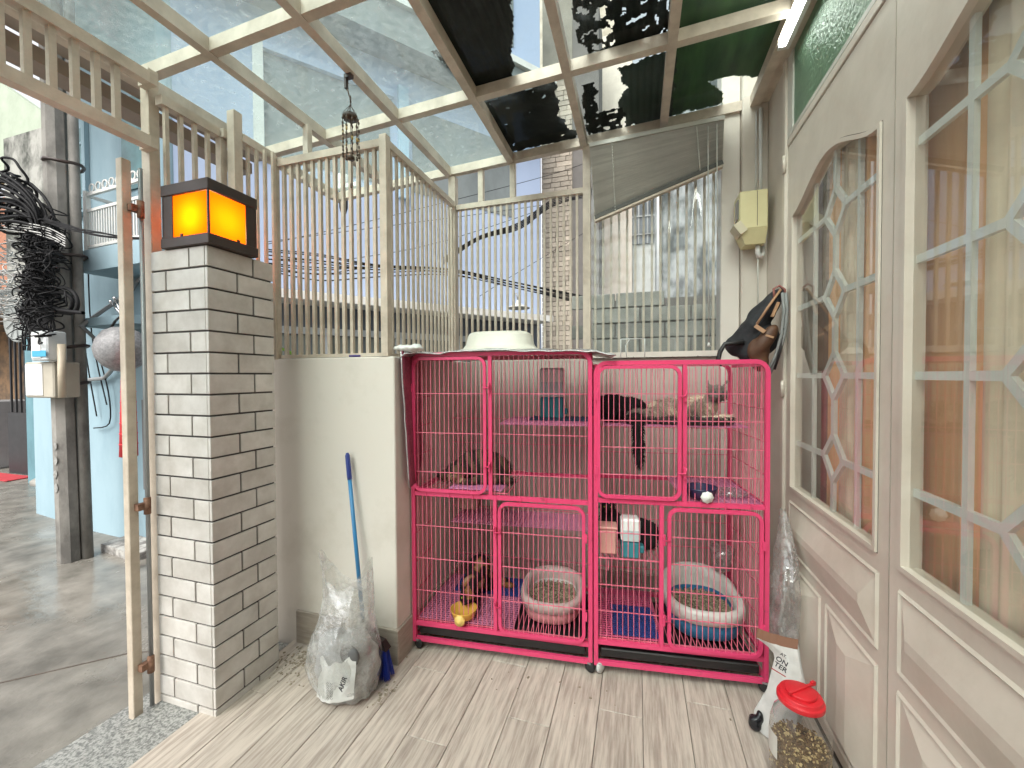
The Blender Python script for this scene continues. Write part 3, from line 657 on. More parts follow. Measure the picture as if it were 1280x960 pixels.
# ================================================================== METER BOX, PIPES, BACKPACK ON THE CORNER
mtr = thing('meter_box', 'cream yellow metal electricity meter box on the corner wall above the backpack', 'meter box', (.52, 2.2, 1.87))
M_met = mat('meter cream', (.66, .60, .34), .45, (.58, .52, .28), 4)
yb = 2.268; yf = 2.15; pts = [(924, 224), (963, 219), (965, 282), (945, 302), (921, 292), (916, 262)]
x0, x1 = .455, .572; zt, zm, zb_ = 2.075, 1.90, 1.835
b = MB()
P = [(x0, zt), (x1, zt), (x1, zm - .03), (x1 - .005, zm - .035), (x0 + .03, zm - .035), (x0, zm)]
b.bevbox((x0, yf, zm), (x1, yb, zt), .004)
b.add([(x0, yf, zm + .003), (x1, yf, zm + .003), (x1, yb, zm + .003), (x0, yb, zm + .003), (x0 + .03, yf + .03, zb_), (x1 - .004, yf + .03, zb_), (x1 - .004, yb, zb_), (x0 + .03, yb, zb_)], [(0, 1, 5, 4), (1, 2, 6, 5), (2, 3, 7, 6), (3, 0, 4, 7), (4, 5, 6, 7)])
b.build('case', M_met, mtr)
b = MB(); b.box((x0 - .004, yf + .02, zm + .055), (x0 + .001, yf + .075, zt - .03)); b.build('window', mat('meter window', (.16, .17, .17), .15), mtr)
b = MB(); Mq = Matrix.Rotation(rad(-35), 4, 'Y'); b.cbox((x0 + .004, yf + .04, zm + .008), (.035, .085, .055), Mq); b.build('chute', mat('chute', (.62, .56, .40), .5), mtr)
b = MB(); b.cbox((x0 - .0105, yf + .035, zm + .019), (.002, .04, .03), Mq); b.build('sticker', M_white, mtr)
b = MB(); b.box((x1 - .045, yf - .0015, zm + .01), (x1 - .043, yf + .001, zt - .004)); b.build('lid_seam', M_doorline, mtr)
cp = thing('conduit', 'white plastic cable conduit running up the corner wall from the meter box', 'pipe', (.55, 2.24, 2.07))
b = MB(); b.tube([(.565, 2.25, 2.076), (.565, 2.25, 2.5)], .008, 8); b.tube([(.548, 2.262, 2.076), (.548, 2.262, 2.5)], .003, 5); b.build('pipe', M_white, cp)
b = MB(); b.tube([(.545, 2.21, 1.836), (.545, 2.21, 1.80), (.553, 2.215, 1.785), (.565, 2.225, 1.785), (.572, 2.235, 1.80), (.572, 2.24, 1.835)], .011, 8); b.build('pipe_elbow', M_white, cp)
b = MB(); b.tube([(.548, 2.22, 1.79), (.555, 2.24, 1.65), (.56, 2.25, 1.45)], .0025, 5); b.build('wire', M_cord, cp)

bp = thing('backpack', 'black and brown backpack hanging on the house wall above the right cage', 'backpack', (.5, 2.0, 1.25))
mb = MB(); R1 = Matrix.Rotation(rad(32), 4, 'Y') 
def bpp(px, py, y): return at(px, py, 1, y)
mb.ell(bpp(922, 432, 2.06), (.055, .055, .05)); mb.ell(bpp(936, 420, 2.04), (.06, .06, .09), R1); mb.ell(bpp(948, 400, 2.02), (.05, .055, .10), R1); mb.ell(bpp(962, 382, 2.0), (.035, .05, .085), R1); mb.ell(bpp(940, 440, 2.03), (.06, .06, .05)); mb.ell(bpp(955, 428, 2.0), (.05, .055, .08), R1)
vs, fs, ns = remesh(mb, .008, 6)
for i, v in enumerate(vs): v += ns[i] * .006 * nz(v.x * 22, v.y * 22, v.z * 22)
b = MB(); b.add(vs, fs, True); b.build('body', mat('black bag cloth', (.018, .019, .022), .75, (.008, .008, .01), 20, bump=.5, bscale=120), bp)
mb = MB(); mb.ell(bpp(948, 438, 1.975), (.045, .03, .055)); mb.ell(bpp(957, 425, 1.96), (.032, .03, .075), R1); mb.ell(bpp(950, 452, 1.985), (.035, .035, .045))
vs, fs, ns = remesh(mb, .007, 5); b = MB(); b.add(vs, fs, True); b.build('front_pocket', mat('brown leather', (.12, .055, .025), .6, (.07, .03, .015), 12), bp)
b = MB(); b.bar(bpp(944, 407, 1.945), bpp(956, 415, 1.935), .012, .016); b.bar(bpp(957, 419, 1.935), bpp(967, 422, 1.93), .008, .008); b.bar(bpp(965, 396, 1.935), bpp(973, 378, 1.935), .014, .010); b.build('tan_flap', mat('tan leather', (.42, .24, .13), .6), bp)
b = MB(); b.tube([bpp(946, 405, 1.94), bpp(960, 384, 1.94), bpp(976, 362, 1.95)], .005, 6); b.build('trim', MATS['tan leather'], bp)
b = MB()
for k, (dx, dy) in enumerate(((0, 0), (4, 3))):
    b.tube([bpp(978 + dx, 366, 1.94), bpp(980 + dx, 388, 1.93), bpp(977 + dx, 418, 1.93), bpp(969 + dx, 446, 1.95), bpp(958 + dx, 468, 1.97)], .006, 6)
b.build('strap', mat('grey strap', (.24, .25, .24), .7), bp)
b = MB(); b.tube([bpp(930, 428, 1.99), bpp(906, 430, 1.99), bpp(900, 440, 1.99), bpp(897, 452, 1.99), bpp(903, 456, 1.99)], .010, 6); b.build('side_strap', M_black, bp); b = MB(); b.tube([bpp(979, 410, 1.93), bpp(975, 440, 1.94), bpp(968, 462, 1.95)], .005, 6); b.build('side_strap', M_black, bp)
b = MB(); b.tube([bpp(968, 372, 1.95), bpp(967, 361, 1.95), bpp(974, 357, 1.95), bpp(981, 362, 1.95), bpp(982, 372, 1.95)], .005, 6); b.build('handle', mat('rose handle', (.3, .12, .10), .7), bp)

# ================================================================== CAGES
SC = .973
class Fr:
    def __init__(s, p, ang): s.p = Vector((p[0] * SC, p[1] * SC, .033)); s.a = rad(ang)
    def w(s, u, v, z): return s.p + Matrix.Rotation(s.a, 3, 'Z') @ Vector((u, v, z)) * SC
FA = Fr((-.983, 1.65), 5.26); FB = Fr((-.167, 1.73), 6.92)
def item(fr_, name, label, cat, u, v, z, rot=0., group=None): return thing(name, label, cat, fr_.w(u, v, z), fr_.a + rot, SC, group, world=False)

def rrect(u0, u1, z0, z1, r, v, top_only=False, n=5):
    pts = []
    cs = [(u0, z0, 180), (u0, z1, 90), (u1, z1, 0), (u1, z0, -90)]
    for k, (u, z, a0) in enumerate(cs):
        low = k in (0, 3)
        if low and top_only: pts.append((u, v, z)); continue
        cu = u + (r if u == u0 else -r); cz = z + (r if z == z0 else -r)
        for i in range(n + 1):
            a = rad({0: 270, 1: 180, 2: 90, 3: 0}[k] - 90 * i / n); pts.append((cu + r * math.cos(a), v, cz + r * math.sin(a)))
    return pts
WR = .0018
def wires(parent, name, o, ax, n, L, up, hs, bulge=0):
    """panel of thin wires: o origin, ax direction with n wires over length L, up = height, hs = heights of cross wires"""
    b = MB(); o = Vector(o); ax = Vector(ax); upv = Vector((0, 0, 1)) if abs(ax.z) < .9 and up[2] else Vector(up).normalized(); H = Vector(up).length
    for i in range(n):
        p = o + ax * (L * (i + .5) / n); jx = ax * random.uniform(-.0012, .0012); b.tube([p, p + upv * H * .5 + jx, p + upv * H], WR, 4, smooth=False, cap=False)
    for h in hs: b.tube([o + upv * h, o + upv * h + ax * L], WR * 1.25, 4, smooth=False, cap=False)
    return b.build(name, M_wire, parent)
def sq(parent, name, pts, r=.0085, closed=False): b = MB(); b.tube(pts, r * 1.25, 4, closed=closed, smooth=False, roll=math.pi / 2 * 0); return b.build(name, M_pink, parent)

def cage(fr_, label, W, H, D, mid, d1, div1, d2, div2, h1, h2, z0=.085, lab1='', lab2=''):
    t = thing('cat_cage', label, 'cage', fr_.w(0, 0, 0), fr_.a, SC, 'pink cat cages', world=False)
    r = .0095
    sq(t, 'front_frame', [(0, 0, 0)] + rrect(0, W, .01, H, .045, 0, True)[1:-1] + [(W, 0, 0)], r)
    sq(t, 'back_frame', [(0, D, 0)] + rrect(0, W, .01, H, .045, D, True)[1:-1] + [(W, D, 0)], r)
    for z, nm in ((z0, 'floor_rail'), (mid, 'middle_rail'), (.012, 'under_rail')):
        for v in (0, D):
            b = MB(); b.box((r, v - r * .8, z - .009), (W - r, v + r * .8, z + .009)); b.build(nm, M_pink, t)
        for u in (0, W):
            b = MB(); b.box((u - r * .8, r, z - .009), (u + r * .8, D - r, z + .009)); b.build(nm, M_pink, t)
    for u in (0, W):
        b = MB(); b.box((u - r * .8 + (.0 if u else 0), .03, H - .018), (u + r * .8, D - .03, H - .003)); b.build('top_rail', M_pink, t)
    b = MB(); b.box((div1 - .008, -.0085, mid + .010), (div1 + .008, .0085, H - .0095)); b.build('divider', M_pink, t)
    b = MB(); b.box((div2 - .008, -.0085, z0 + .010), (div2 + .008, .0085, mid - .010)); b.build('divider', M_pink, t)
    sp = .0218
    # fixed wire fields
    def fixed(u0, u1, za, zb, hs):
        if u1 - u0 > .02: wires(t, 'wire_panel', (u0, 0, za), (1, 0, 0), max(1, round((u1 - u0) / sp)), u1 - u0, (0, 0, zb - za), [h - za for h in hs])
    fixed(div1 + .008, W - r, mid + .01, H - .01, h1)
    if div2 < d2[0]: fixed(r, div2 - .008, z0 + .01, mid - .01, h2)
    else: fixed(div2 + .008, W - r, z0 + .01, mid - .01, h2)
    # the doors
    for (du, dz0, dz1, hs, hinge_u, dl) in ((d1, mid + .02, H - .018, h1, d1[0], lab1), (d2, z0 + .012, mid - .022, h2, d2[1], lab2)):
        b = MB(); rr_ = rrect(du[0] + .008, du[1] - .008, dz0, dz1, .035, -.012, False); b.tube(rr_, .0095, 4, closed=True, smooth=False)
        dr = b.build('cage_door', M_pink, t); dr['label'] = dl
        wires(dr, 'door_wires', (du[0] + .016, -.012, dz0 + .004), (1, 0, 0), round((du[1] - du[0] - .03) / sp), du[1] - du[0] - .032, (0, 0, dz1 - dz0 - .008), [h - dz0 - .004 for h in hs])
        for q in (.2, .78):
            z = dz0 + (dz1 - dz0) * q; b = MB(); b.box((hinge_u - .006, -.022, z - .018), (hinge_u + .006, -.0215 + .008, z + .018)); b.build('hinge', M_pink, dr)
            lu = du[1] if hinge_u == du[0] else du[0]; s = 1 if lu == du[1] else -1
            b = MB(); b.tube([(lu - s * .012, -.026, z), (lu + s * .012, -.026, z), (lu + s * .016, -.026, z + .012), (lu + s * .016, -.024, z + .022)], .003, 5); b.box((lu + s * .012 - .004, -.022, z - .022), (lu + s * .012 + .004, -.014, z + .022)); b.build('latch', M_pink, dr)
    # back, sides, top
    wires(t, 'back_wires', (r, D, z0), (1, 0, 0), round(W / .0225), W - 2 * r, (0, 0, H - .02 - z0), [(H - z0) * q for q in (.11, .22, .33, .62, .73, .84)])
    for u in (0, W): wires(t, 'side_wires', (u, r, z0), (0, 1, 0), round(D / .0225), D - 2 * r, (0, 0, H - .02 - z0), [(H - z0) * q for q in (.11, .22, .33, .62, .73, .84)])
    b = MB()
    for i in range(round(W / .0225)): u = r + .02 + (W - .06) * i / (round(W / .0225) - 1); b.tube([(u, 0, H - .006), (u, D, H - .006)], WR, 4, smooth=False, cap=False)
    for v in (D * .33, D * .66): b.tube([(r, v, H - .005), (W - r, v, H - .005)], WR * 1.2, 4, smooth=False, cap=False)
    b.build('top_wires', M_wire, t)
    # clips along the middle rail
    for i in range(7): b = MB(); u = W * (i + .6) / 7.3; b.box((u - .002, -.011, mid - .012), (u + .002, -.0088, mid + .012)); b.build('rail_clip', M_pink, t)
    # tray
    b = MB(); b.bevbox((.02, .004, .032), (W - .02, D - .01, .068), .004); b.build('tray', M_black, t)
    # casters
    for (u, v) in ((.01, .01), (W - .01, .01), (.01, D - .01), (W - .01, D - .01)):
        white = (fr_ is FB and u < .1 and v < .1); b = MB(); a = random.uniform(-.9, .9)
        Mw = Matrix.Rotation(a, 4, 'Z') @ Matrix.Rotation(rad(90), 4, 'X'); c = Vector((u + .008, v - .012, -.009))
        b.lathe([(.0, -.009), (.017, -.009), (.022, -.006), (.024, 0), (.022, .006), (.017, .009), (.0, .009)], c, 14, Mw)
        cw = b.build('caster', mat('white wheel', (.5, .5, .48), .5) if white else M_rubber, t)
        if white: cw['label'] = 'white swivel caster'
        b = MB(); b.tube([(u, v, 0), (u, v, .02)], .008, 6); b.cbox((u + .004, v - .006, .008), (.03, .028, .006), Matrix.Rotation(a, 4, 'Z')); b.build('caster_fork', M_galv, cw)
    return t
cA = cage(FA, 'taller pink wire cat cage on the left, foil sheet and white basin on top', .797, 1.318, .45, .686, (0.003, .352), .366, (.40, .778), .385, (1.143, .966, .789), (.538, .388, .238), lab1='upper left door, rounded corners', lab2='lower right door')
cB = cage(FB, 'smaller pink wire cat cage on the right beside the house door', .655, 1.272, .42, .700, (0.003, .337), .350, (.283, .640), .262, (1.145, 1.035, .925, .812), (.565, .455, .343, .232), z0=.100, lab1='upper left door, rounded corners', lab2='lower right door in front of the litter tray')

def lattice(fr_root, name, u0, u1, v0, v1, z, m, pu=.016, pv=.016, t=.005, wv=True):
    b = MB(); n = int((u1 - u0) / pu); k = int((v1 - v0) / pv)
    for i in range(n + 1):
        u = u0 + (u1 - u0) * i / n
        b.box((u - t / 2, v0, z), (u + t / 2, v1, z + .004))
    for j in range(k + 1):
        v = v0 + (v1 - v0) * j / k; b.box((u0, v - t / 2, z + .001), (u1, v + t / 2, z + .005))
    return b.build(name, m, fr_root)
def wirefloor(root, name, u0, u1, v0, v1, z, sp_=.02):
    b = MB(); n = int((u1 - u0) / sp_)
    for i in range(n + 1): u = u0 + (u1 - u0) * i / n; b.tube([(u, v0, z), (u, v1, z)], .002, 4, smooth=False)
    for v in (v0, (v0 + v1) / 2, v1): b.tube([(u0, v, z), (u1, v, z)], .003, 4, smooth=False)
    return b.build(name, M_wire, root)
wirefloor(cA, 'wire_floor', .01, .787, .01, .44, .098); lattice(cA, 'plastic_floor', .02, .46, .012, .43, .103, M_grid)
b = MB(); b.box((.02, .01, .69), (.44, .43, .698)); 
wirefloor(cA, 'upper_floor', .01, .44, .01, .44, .702); lattice(cA, 'shelf', .38, .79, .10, .44, .995, M_grid, .02, .02)
lattice(cA, 'lower_shelf', .10, .78, .22, .44, .48, M_grid, .02, .02)
wirefloor(cB, 'wire_floor', .01, .645, .01, .41, .112); lattice(cB, 'plastic_floor', .015, .27, .012, .40, .118, mat('pink grid', (.62, .1, .22), .5))
lattice(cB, 'upper_floor', .36, .65, .02, .41, .705, M_grid, .018, .018); lattice(cB, 'shelf', .04, .63, .10, .36, .998, M_grid, .02, .02); wirefloor(cB, 'low_shelf', .01, .26, .01, .24, .452, .02)
b = MB()
for (u, z) in ((.05, .44), (.13, .44), (.22, .44)): b.tube([(u, -.014, z + .015), (u, -.014, z - .03)], .002, 4)
b.build('shelf_hook', M_wire, cB)
b = MB()
for u in (.55, .66, .75): b.tube([(u, .098, 1.0), (u, .098, .96)], .002, 4)
b.build('shelf_hook', M_wire, cA)

# ------------------------------------------------------------------ cats
M_fur = vcmat('fur'); M_eye = mat('cat eye', (.25, .32, .06), .1); M_nose = mat('cat nose', (.05, .025, .025), .4)
def rotdir(a): return Matrix.Rotation(a, 4, 'Z')
def cat(fr_, name, label, u, v, z, rot, blobs, col, furlen, nfur, ears=(), eyes=(), nose_=None, vox=.0065, whisk=None, seed=1, eyecol=None):
    t = item(fr_, name, label, 'cat', u, v, z, rot)
    mb = MB()
    for bl_ in blobs:
        c, r = bl_[0], bl_[1]; R_ = None
        if len(bl_) > 2: R_ = Matrix.Rotation(bl_[2][2], 4, 'Z') @ Matrix.Rotation(bl_[2][1], 4, 'Y') @ Matrix.Rotation(bl_[2][0], 4, 'X')
        mb.ell(c, r, R_, 14, 10)
    for (c, d, up_) in ears:
        c = Vector(c); d = Vector(d); s = Vector(up_).normalized() * .011; tip = c + d; q = s.cross(d).normalized() * .006
        mb.add([c - s - q, c + s - q, c + s + q, c - s + q, tip], [(3, 2, 1, 0), (0, 1, 4), (1, 2, 4), (2, 3, 4), (3, 0, 4)])
    vs, fs, ns = remesh(mb, vox, 4)
    rnd = random.Random(seed); b = MB(); b.add(vs, fs, True); me = b.mesh('body'); me.materials.append(M_fur)
    def setcol(me_, cols):
        at_ = me_.color_attributes.new('Col', 'FLOAT_COLOR', 'POINT'); at_.data.foreach_set('color', [x for c in cols for x in (*c, 1.)])
    setcol(me, [col(v_) for v_ in vs]); o = bpy.data.objects.new('body', me); COL.objects.link(o); o.parent = t
    fv = []; ff = []; fc = []
    for k in range(nfur):
        i = rnd.randrange(len(vs)); p = vs[i] + Vector([rnd.uniform(-.004, .004) for _ in range(3)]); n_ = ns[i]
        L_ = furlen(vs[i]) * rnd.uniform(.5, 1.1); d = (n_ * .45 + Vector((rnd.uniform(-.3, .3), rnd.uniform(-.3, .3), rnd.uniform(-.95, -.3)))).normalized()
        s = d.cross(Vector((rnd.uniform(-1, 1), rnd.uniform(-1, 1), rnd.uniform(-1, 1)))).normalized() * rnd.uniform(.0009, .0018)
        q = len(fv); fv += [p - s, p + s, p + d * L_]; ff.append((q, q + 1, q + 2)); c = col(vs[i]); g = rnd.uniform(.7, 1.3); fc += [tuple(x * g for x in c)] * 3
    me2 = bpy.data.meshes.new('fur'); me2.from_pydata([tuple(x) for x in fv], [], ff); me2.materials.append(M_fur); setcol(me2, fc); o2 = bpy.data.objects.new('fur', me2); COL.objects.link(o2); o2.parent = t
    for (c, r) in eyes:
        e = MB(); e.ell(c, (r, r, r), n=10, m=6); e.build('eye', eyecol or M_eye, t)
    if nose_: e = MB(); e.ell(nose_, (.006, .004, .004), n=8, m=5); e.build('nose', M_nose, t)
    return t
def patch(v, s, seed): return nz(v.x * s + seed, v.y * s, v.z * s)
# grey and cream longhair, lying on the right cage's shelf, head to the right facing out
def c_long(v):
    base = Vector((.66, .54, .42)) if patch(v, 14, 2) > -.1 else Vector((.36, .28, .225))
    h = (v - Vector((.205, -.055, .130))).length
    if h < .062: base = base.lerp(Vector((.16, .135, .12)), min(1, (.062 - h) / .030))
    if v.z > .158: base = Vector((.2, .17, .15))
    if v.z < .035 and v.y < -.04: base = Vector((.075, .06, .055))
    if v.x < -.10: base = base.lerp(Vector((.13, .11, .10)), .7)
    return tuple(base)
cat(FB, 'longhair_cat', 'grey and cream longhaired cat resting on the top shelf of the right cage', .315, .20, 1.005, 0, [
    ((.06, .03, .055), (.115, .06, .055)), ((-.01, .02, .05), (.075, .06, .05)), ((.14, .01, .065), (.06, .055, .058)), ((.185, -.015, .10), (.035, .035, .04)),
    ((.205, -.035, .135), (.040, .034, .036)), ((.205, -.068, .122), (.017, .013, .013)), ((.19, -.052, .12), (.02, .02, .016)), ((.222, -.052, .12), (.02, .02, .016)),
    ((.15, -.06, .02), (.06, .02, .018)), ((.22, -.05, .025), (.055, .022, .020), (0, 0, .3)), ((.10, -.065, .018), (.035, .02, .016)), ((-.07, -.02, .035), (.06, .04, .032)), ((-.13, -.03, .035), (.045, .035, .032)), ((.0, -.05, .02), (.04, .02, .018))],
    c_long, lambda v: .006 if (v - Vector((.205, -.035, .14))).length < .062 else .024, 14000, ears=[((.178, -.03, .160), (-.012, -.004, .036), (1, 0, 0)), ((.234, -.03, .160), (.014, -.004, .036), (1, 0, 0))],
    eyes=[((.190, -.0655, .142), .0045), ((.221, -.0655, .142), .0045)], nose_=(.206, -.082, .128), seed=3, eyecol=mat('sleepy eye', (.10, .12, .12), .2))
# black longhair with hanging tail
blk = lambda v: (.012, .010, .010)
cat(FB, 'black_cat', 'fluffy black cat asleep on the top shelf of the right cage, tail hanging down', .13, .20, 1.005, 0, [
    ((-.05, .02, .065), (.09, .065, .062)), ((.03, .015, .06), (.075, .055, .055)), ((.09, .0, .035), (.05, .04, .034)), ((-.10, -.01, .07), (.045, .045, .05)), ((.125, -.02, .018), (.03, .02, .016)),
    ((.052, -.09, .01), (.026, .022, .03)), ((.050, -.115, -.03), (.024, .018, .045)), ((.052, -.12, -.09), (.024, .018, .05)), ((.056, -.12, -.14), (.018, .015, .035)), ((.058, -.12, -.17), (.010, .009, .02)), ((.045, -.06, .025), (.035, .05, .025))],
    blk, lambda v: .016, 9000, ears=[((-.125, -.03, .115), (-.006, -.004, .022), (1, 0, 0)), ((-.08, -.03, .115), (.006, -.004, .022), (1, 0, 0))], seed=5)
# tabby
def c_tab(v):
    s = math.sin(v.x * 130 + 5 * nz(v.x * 8, v.y * 8, v.z * 8) + v.z * 40)
    b_ = Vector((.10, .065, .04)) if s > .1 else Vector((.025, .018, .014))
    if (v - Vector((-.075, -.085, .055))).length < .05 and v.z < .055: b_ = Vector((.32, .22, .13))
    return tuple(b_)
cat(FA, 'tabby_cat', 'brown tabby cat curled up on the middle floor of the left cage', .245, .17, .708, 0, [
    ((.02, .03, .075), (.13, .08, .075)), ((.10, .02, .06), (.075, .07, .06)), ((-.07, .0, .05), (.08, .06, .05)), ((-.075, -.075, .055), (.040, .036, .036)), ((-.075, -.11, .045), (.016, .013, .012)), ((-.12, -.03, .03), (.07, .035, .028)), ((.16, -.04, .02), (.05, .025, .018)), ((.06, -.06, .022), (.08, .022, .020)), ((-.02, -.085, .018), (.05, .018, .015))],
    c_tab, lambda v: .014, 5000, ears=[((-.10, -.07, .083), (-.008, -.004, .026), (1, 0, 0)), ((-.052, -.07, .083), (.008, -.004, .026), (1, 0, 0))], eyes=[((-.089, -.1065, .060), .0045), ((-.061, -.1065, .060), .0045)], nose_=(-.075, -.1225, .050), seed=7)
# tortoiseshell eating
def c_tor(v): 
    p = patch(v, 26, 4); return (.012, .009, .008) if p < .12 else ((.20, .085, .03) if p < .36 else (.25, .17, .10))
cat(FA, 'tortoiseshell_cat', 'dark tortoiseshell cat bent over the yellow bowl in the lower left cage', .225, .19, .108, 0, [
    ((0, .09, .10), (.065, .09, .085)), ((0, .01, .095), (.052, .06, .07)), ((0, -.06, .10), (.040, .045, .05)), ((.0, -.105, .075), (.038, .034, .034)), ((.0, -.137, .062), (.015, .012, .012)),
    ((-.03, -.05, .04), (.016, .018, .045)), ((.032, -.05, .04), (.016, .018, .045)), ((-.03, -.065, .01), (.016, .024, .012)), ((.032, -.065, .01), (.016, .024, .012)), ((-.055, .12, .04), (.03, .06, .04)), ((.055, .12, .04), (.03, .06, .04)), ((.09, .18, .02), (.06, .02, .018)), ((.14, .14, .02), (.04, .02, .016))],
    c_tor, lambda v: .010, 3500, ears=[((-.026, -.095, .103), (-.008, .0, .028), (1, 0, 0)), ((.026, -.095, .103), (.008, .0, .028), (1, 0, 0))], eyes=[((-.015, -.134, .082), .005), ((.015, -.134, .082), .005)], nose_=(0, -.149, .066), seed=9)
cat(FB, 'black_cat', 'black cat crouching on the low shelf of the right cage behind the feeder', .11, .15, .458, 0, [
    ((.06, .05, .055), (.11, .06, .055)), ((-.04, .04, .085), (.05, .05, .07)), ((-.055, .015, .165), (.036, .034, .034)), ((-.055, -.016, .158), (.014, .011, .011)), ((-.05, .03, .12), (.035, .035, .05)), ((.11, -.04, .03), (.045, .035, .03)), ((.13, .0, .06), (.04, .05, .05)), ((-.06, -.03, .03), (.02, .02, .03)), ((-.03, -.03, .03), (.02, .02, .03))],
    blk, lambda v: .013, 3000, ears=[((-.078, .015, .193), (-.006, 0, .024), (1, 0, 0)), ((-.033, .015, .193), (.006, 0, .024), (1, 0, 0))], eyes=[((-.069, -.013, .170), .0045), ((-.041, -.013, .170), .0045)], seed=11)

# ------------------------------------------------------------------ things in the cages
M_wtub = mat('white tub', (.62, .60, .56), .35); M_ptub = mat('pink tub', (.60, .27, .27), .4); M_btub = mat('blue tub', (.03, .16, .30), .4)
M_litter = mat('tofu litter', (.34, .28, .19), .95, (.10, .085, .06), 60, 6, 1., 150, lo=.35, hi=.6)
def sup(rx, ry, p=2.6): return lambda a, z: 1 / ((abs(math.cos(a)) / rx) ** p + (abs(math.sin(a)) / ry) ** p) ** (1 / p)
def litterbox(fr_, label, u, v, z, rx, ry, h, back, rim, body, rimin):
    t = item(fr_, 'litter_tray', label, 'litter tray', u, v, z, 0)
    def lift(a): return back * max(0, math.sin(a)) ** 1.5
    def ring(s, zz, lf): return [(Vector((s * sup(rx, ry)(2 * math.pi * j / 40, 0) * math.cos(2 * math.pi * j / 40), s * sup(rx, ry)(2 * math.pi * j / 40, 0) * math.sin(2 * math.pi * j / 40), zz + lf * lift(2 * math.pi * j / 40)))) for j in range(40)]
    def shell(rings):
        b = MB(); vs = [p for r_ in rings for p in r_]; fs = [(i * 40 + j, i * 40 + (j + 1) % 40, (i + 1) * 40 + (j + 1) % 40, (i + 1) * 40 + j) for i in range(len(rings) - 1) for j in range(40)]
        b.add(vs, fs, True); return b
    shell([ring(.0, 0.001, 0), ring(.80, 0, 0), ring(.86, .01, 0), ring(.93, h * .62, 0), ring(.90, h * .62, 0), ring(.83, .012, 0), ring(0, .006, 0)]).build('base', body, t)
    shell([ring(.95, h * .58, 0), ring(.98, h * .60, 0), ring(1.0, h * .9, .9), ring(.97, h, 1.), ring(.90, h * 1.03, 1.02), ring(.80, h * .93, .95), ring(.775, h * .80, .5), ring(.76, h * .66, 0)]).build('rim', rim, t)
    shell([ring(.758, h * .655, 0), ring(.735, h * .47, 0)]).build('inner_wall', rimin, t)
    b = MB(); vs = [(0, 0, h * .50)]; 
    for r_ in range(1, 13):
        for j in range(40):
            p = ring(.78 * r_ / 12, h * .50, 0)[j]; p.z += .010 * nz(p.x * 40, p.y * 40, u * 9); vs.append(p)
    fs = [(0, 1 + j, 1 + (j + 1) % 40) for j in range(40)] + [(1 + r_ * 40 + j, 1 + (r_ + 1) * 40 + j, 1 + (r_ + 1) * 40 + (j + 1) % 40, 1 + r_ * 40 + (j + 1) % 40) for r_ in range(11) for j in range(40)]
    b.add(vs, fs, False)
    rn = random.Random(5)
    for k in range(700):
        a = rn.uniform(0, 6.28); s = .76 * math.sqrt(rn.random()); rr_ = s * sup(rx, ry)(a, 0); b.cbox((rr_ * math.cos(a), rr_ * math.sin(a), h * .5 + .006), (.009, .004, .004), Matrix.Rotation(rn.uniform(0, 3), 4, 'Z') @ Matrix.Rotation(rn.uniform(-.5, .5), 4, 'Y'))
    o = b.build('litter', M_litter, t); o['kind'] = 'stuff'
litterbox(FB, 'white and blue litter tray behind the lower right cage door', .468, .205, .117, .165, .19, .13, .050, M_wtub, M_btub, M_btub)
litterbox(FA, 'pink and white litter tray behind the lower door of the left cage', .615, .22, .104, .150, .185, .105, .012, mat('pinkwhite', (.50, .40, .37), .4), M_ptub, M_wtub)
def feeder(fr_, label, u, v, z, w_=.10, h=.22):
    t = item(fr_, 'hanging_feeder', label, 'feeder', u, v, z, 0, 'teal and clear cage feeders')
    b = MB(); b.bevbox((-w_ / 2, -.03, 0), (w_ / 2, .03, h * .42), .006); b.build('base', M_teal, t)
    b = MB(); b.bevbox((-w_ / 2 - .003, -.034, h * .42 + .001), (w_ / 2 + .003, .034, h), .008); b.build('hopper', M_clearp, t)
    b = MB(); b.bevbox((-w_ / 2 + .004, -.0355, h * .45), (w_ / 2 - .004, -.0345, h * .72), .0004); b.build('kibble_level', mat('kibble shade', (.48, .56, .56), .5), t)
    b = MB(); b.bevbox((w_ / 2 + .001, -.02, .02), (w_ / 2 + .02, .02, .05), .004); b.build('spout', M_teal, t)
feeder(FA, 'clear and teal feeder hanging above the shelf at the back of the left cage', .60, .36, 1.005, .118, .255)
feeder(FB, 'clear and teal feeder on the low shelf at the front of the right cage', .142, .035, .458, .072, .165)
t = item(FB, 'food_box', 'pale pink box on the low shelf of the right cage, left of the feeder', 'box', .055, .06, .458)
b = MB(); b.bevbox((-.038, -.03, 0), (.032, .04, .105), .006); b.build('body', mat('blush box', (.72, .38, .32), .5), t); b = MB(); b.bevbox((-.042, -.034, .106), (.036, .044, .118), .004); b.build('lid', MATS['blush box'], t)
def mat_grid(fr_, label, u0, u1, v0, v1, z, m): 
    t = item(fr_, 'grid_mat', label, 'mat', (u0 + u1) / 2, (v0 + v1) / 2, z); w_, d = (u1 - u0) / 2, (v1 - v0) / 2
    lattice(t, 'grid', -w_, w_, -d, d, 0, m, .014, .014, .006); b = MB()
    for i in range(int(w_ * 2 / .014)):
        for j in range(int(d * 2 / .014)):
            if (i + j) % 2: b.box((-w_ + i * .014 - .002, -d + j * .014 - .002, .005), (-w_ + i * .014 + .002, -d + j * .014 + .002, .010))
    b.build('stud', m, t)
M_bmat = mat('blue mat', (.02, .045, .20), .5)
mat_grid(FB, 'royal blue plastic grid mat on the lower floor of the right cage', .075, .255, .02, .24, .124, M_bmat)
mat_grid(FA, 'navy blue plastic grid mat at the back of the lower left cage', .10, .44, .26, .43, .109, M_bmat)
mat_grid(FA, 'navy grid mat on the high shelf under the teal feeder', .50, .78, .25, .43, 1.001, mat('navy mat', (.02, .05, .10), .5))
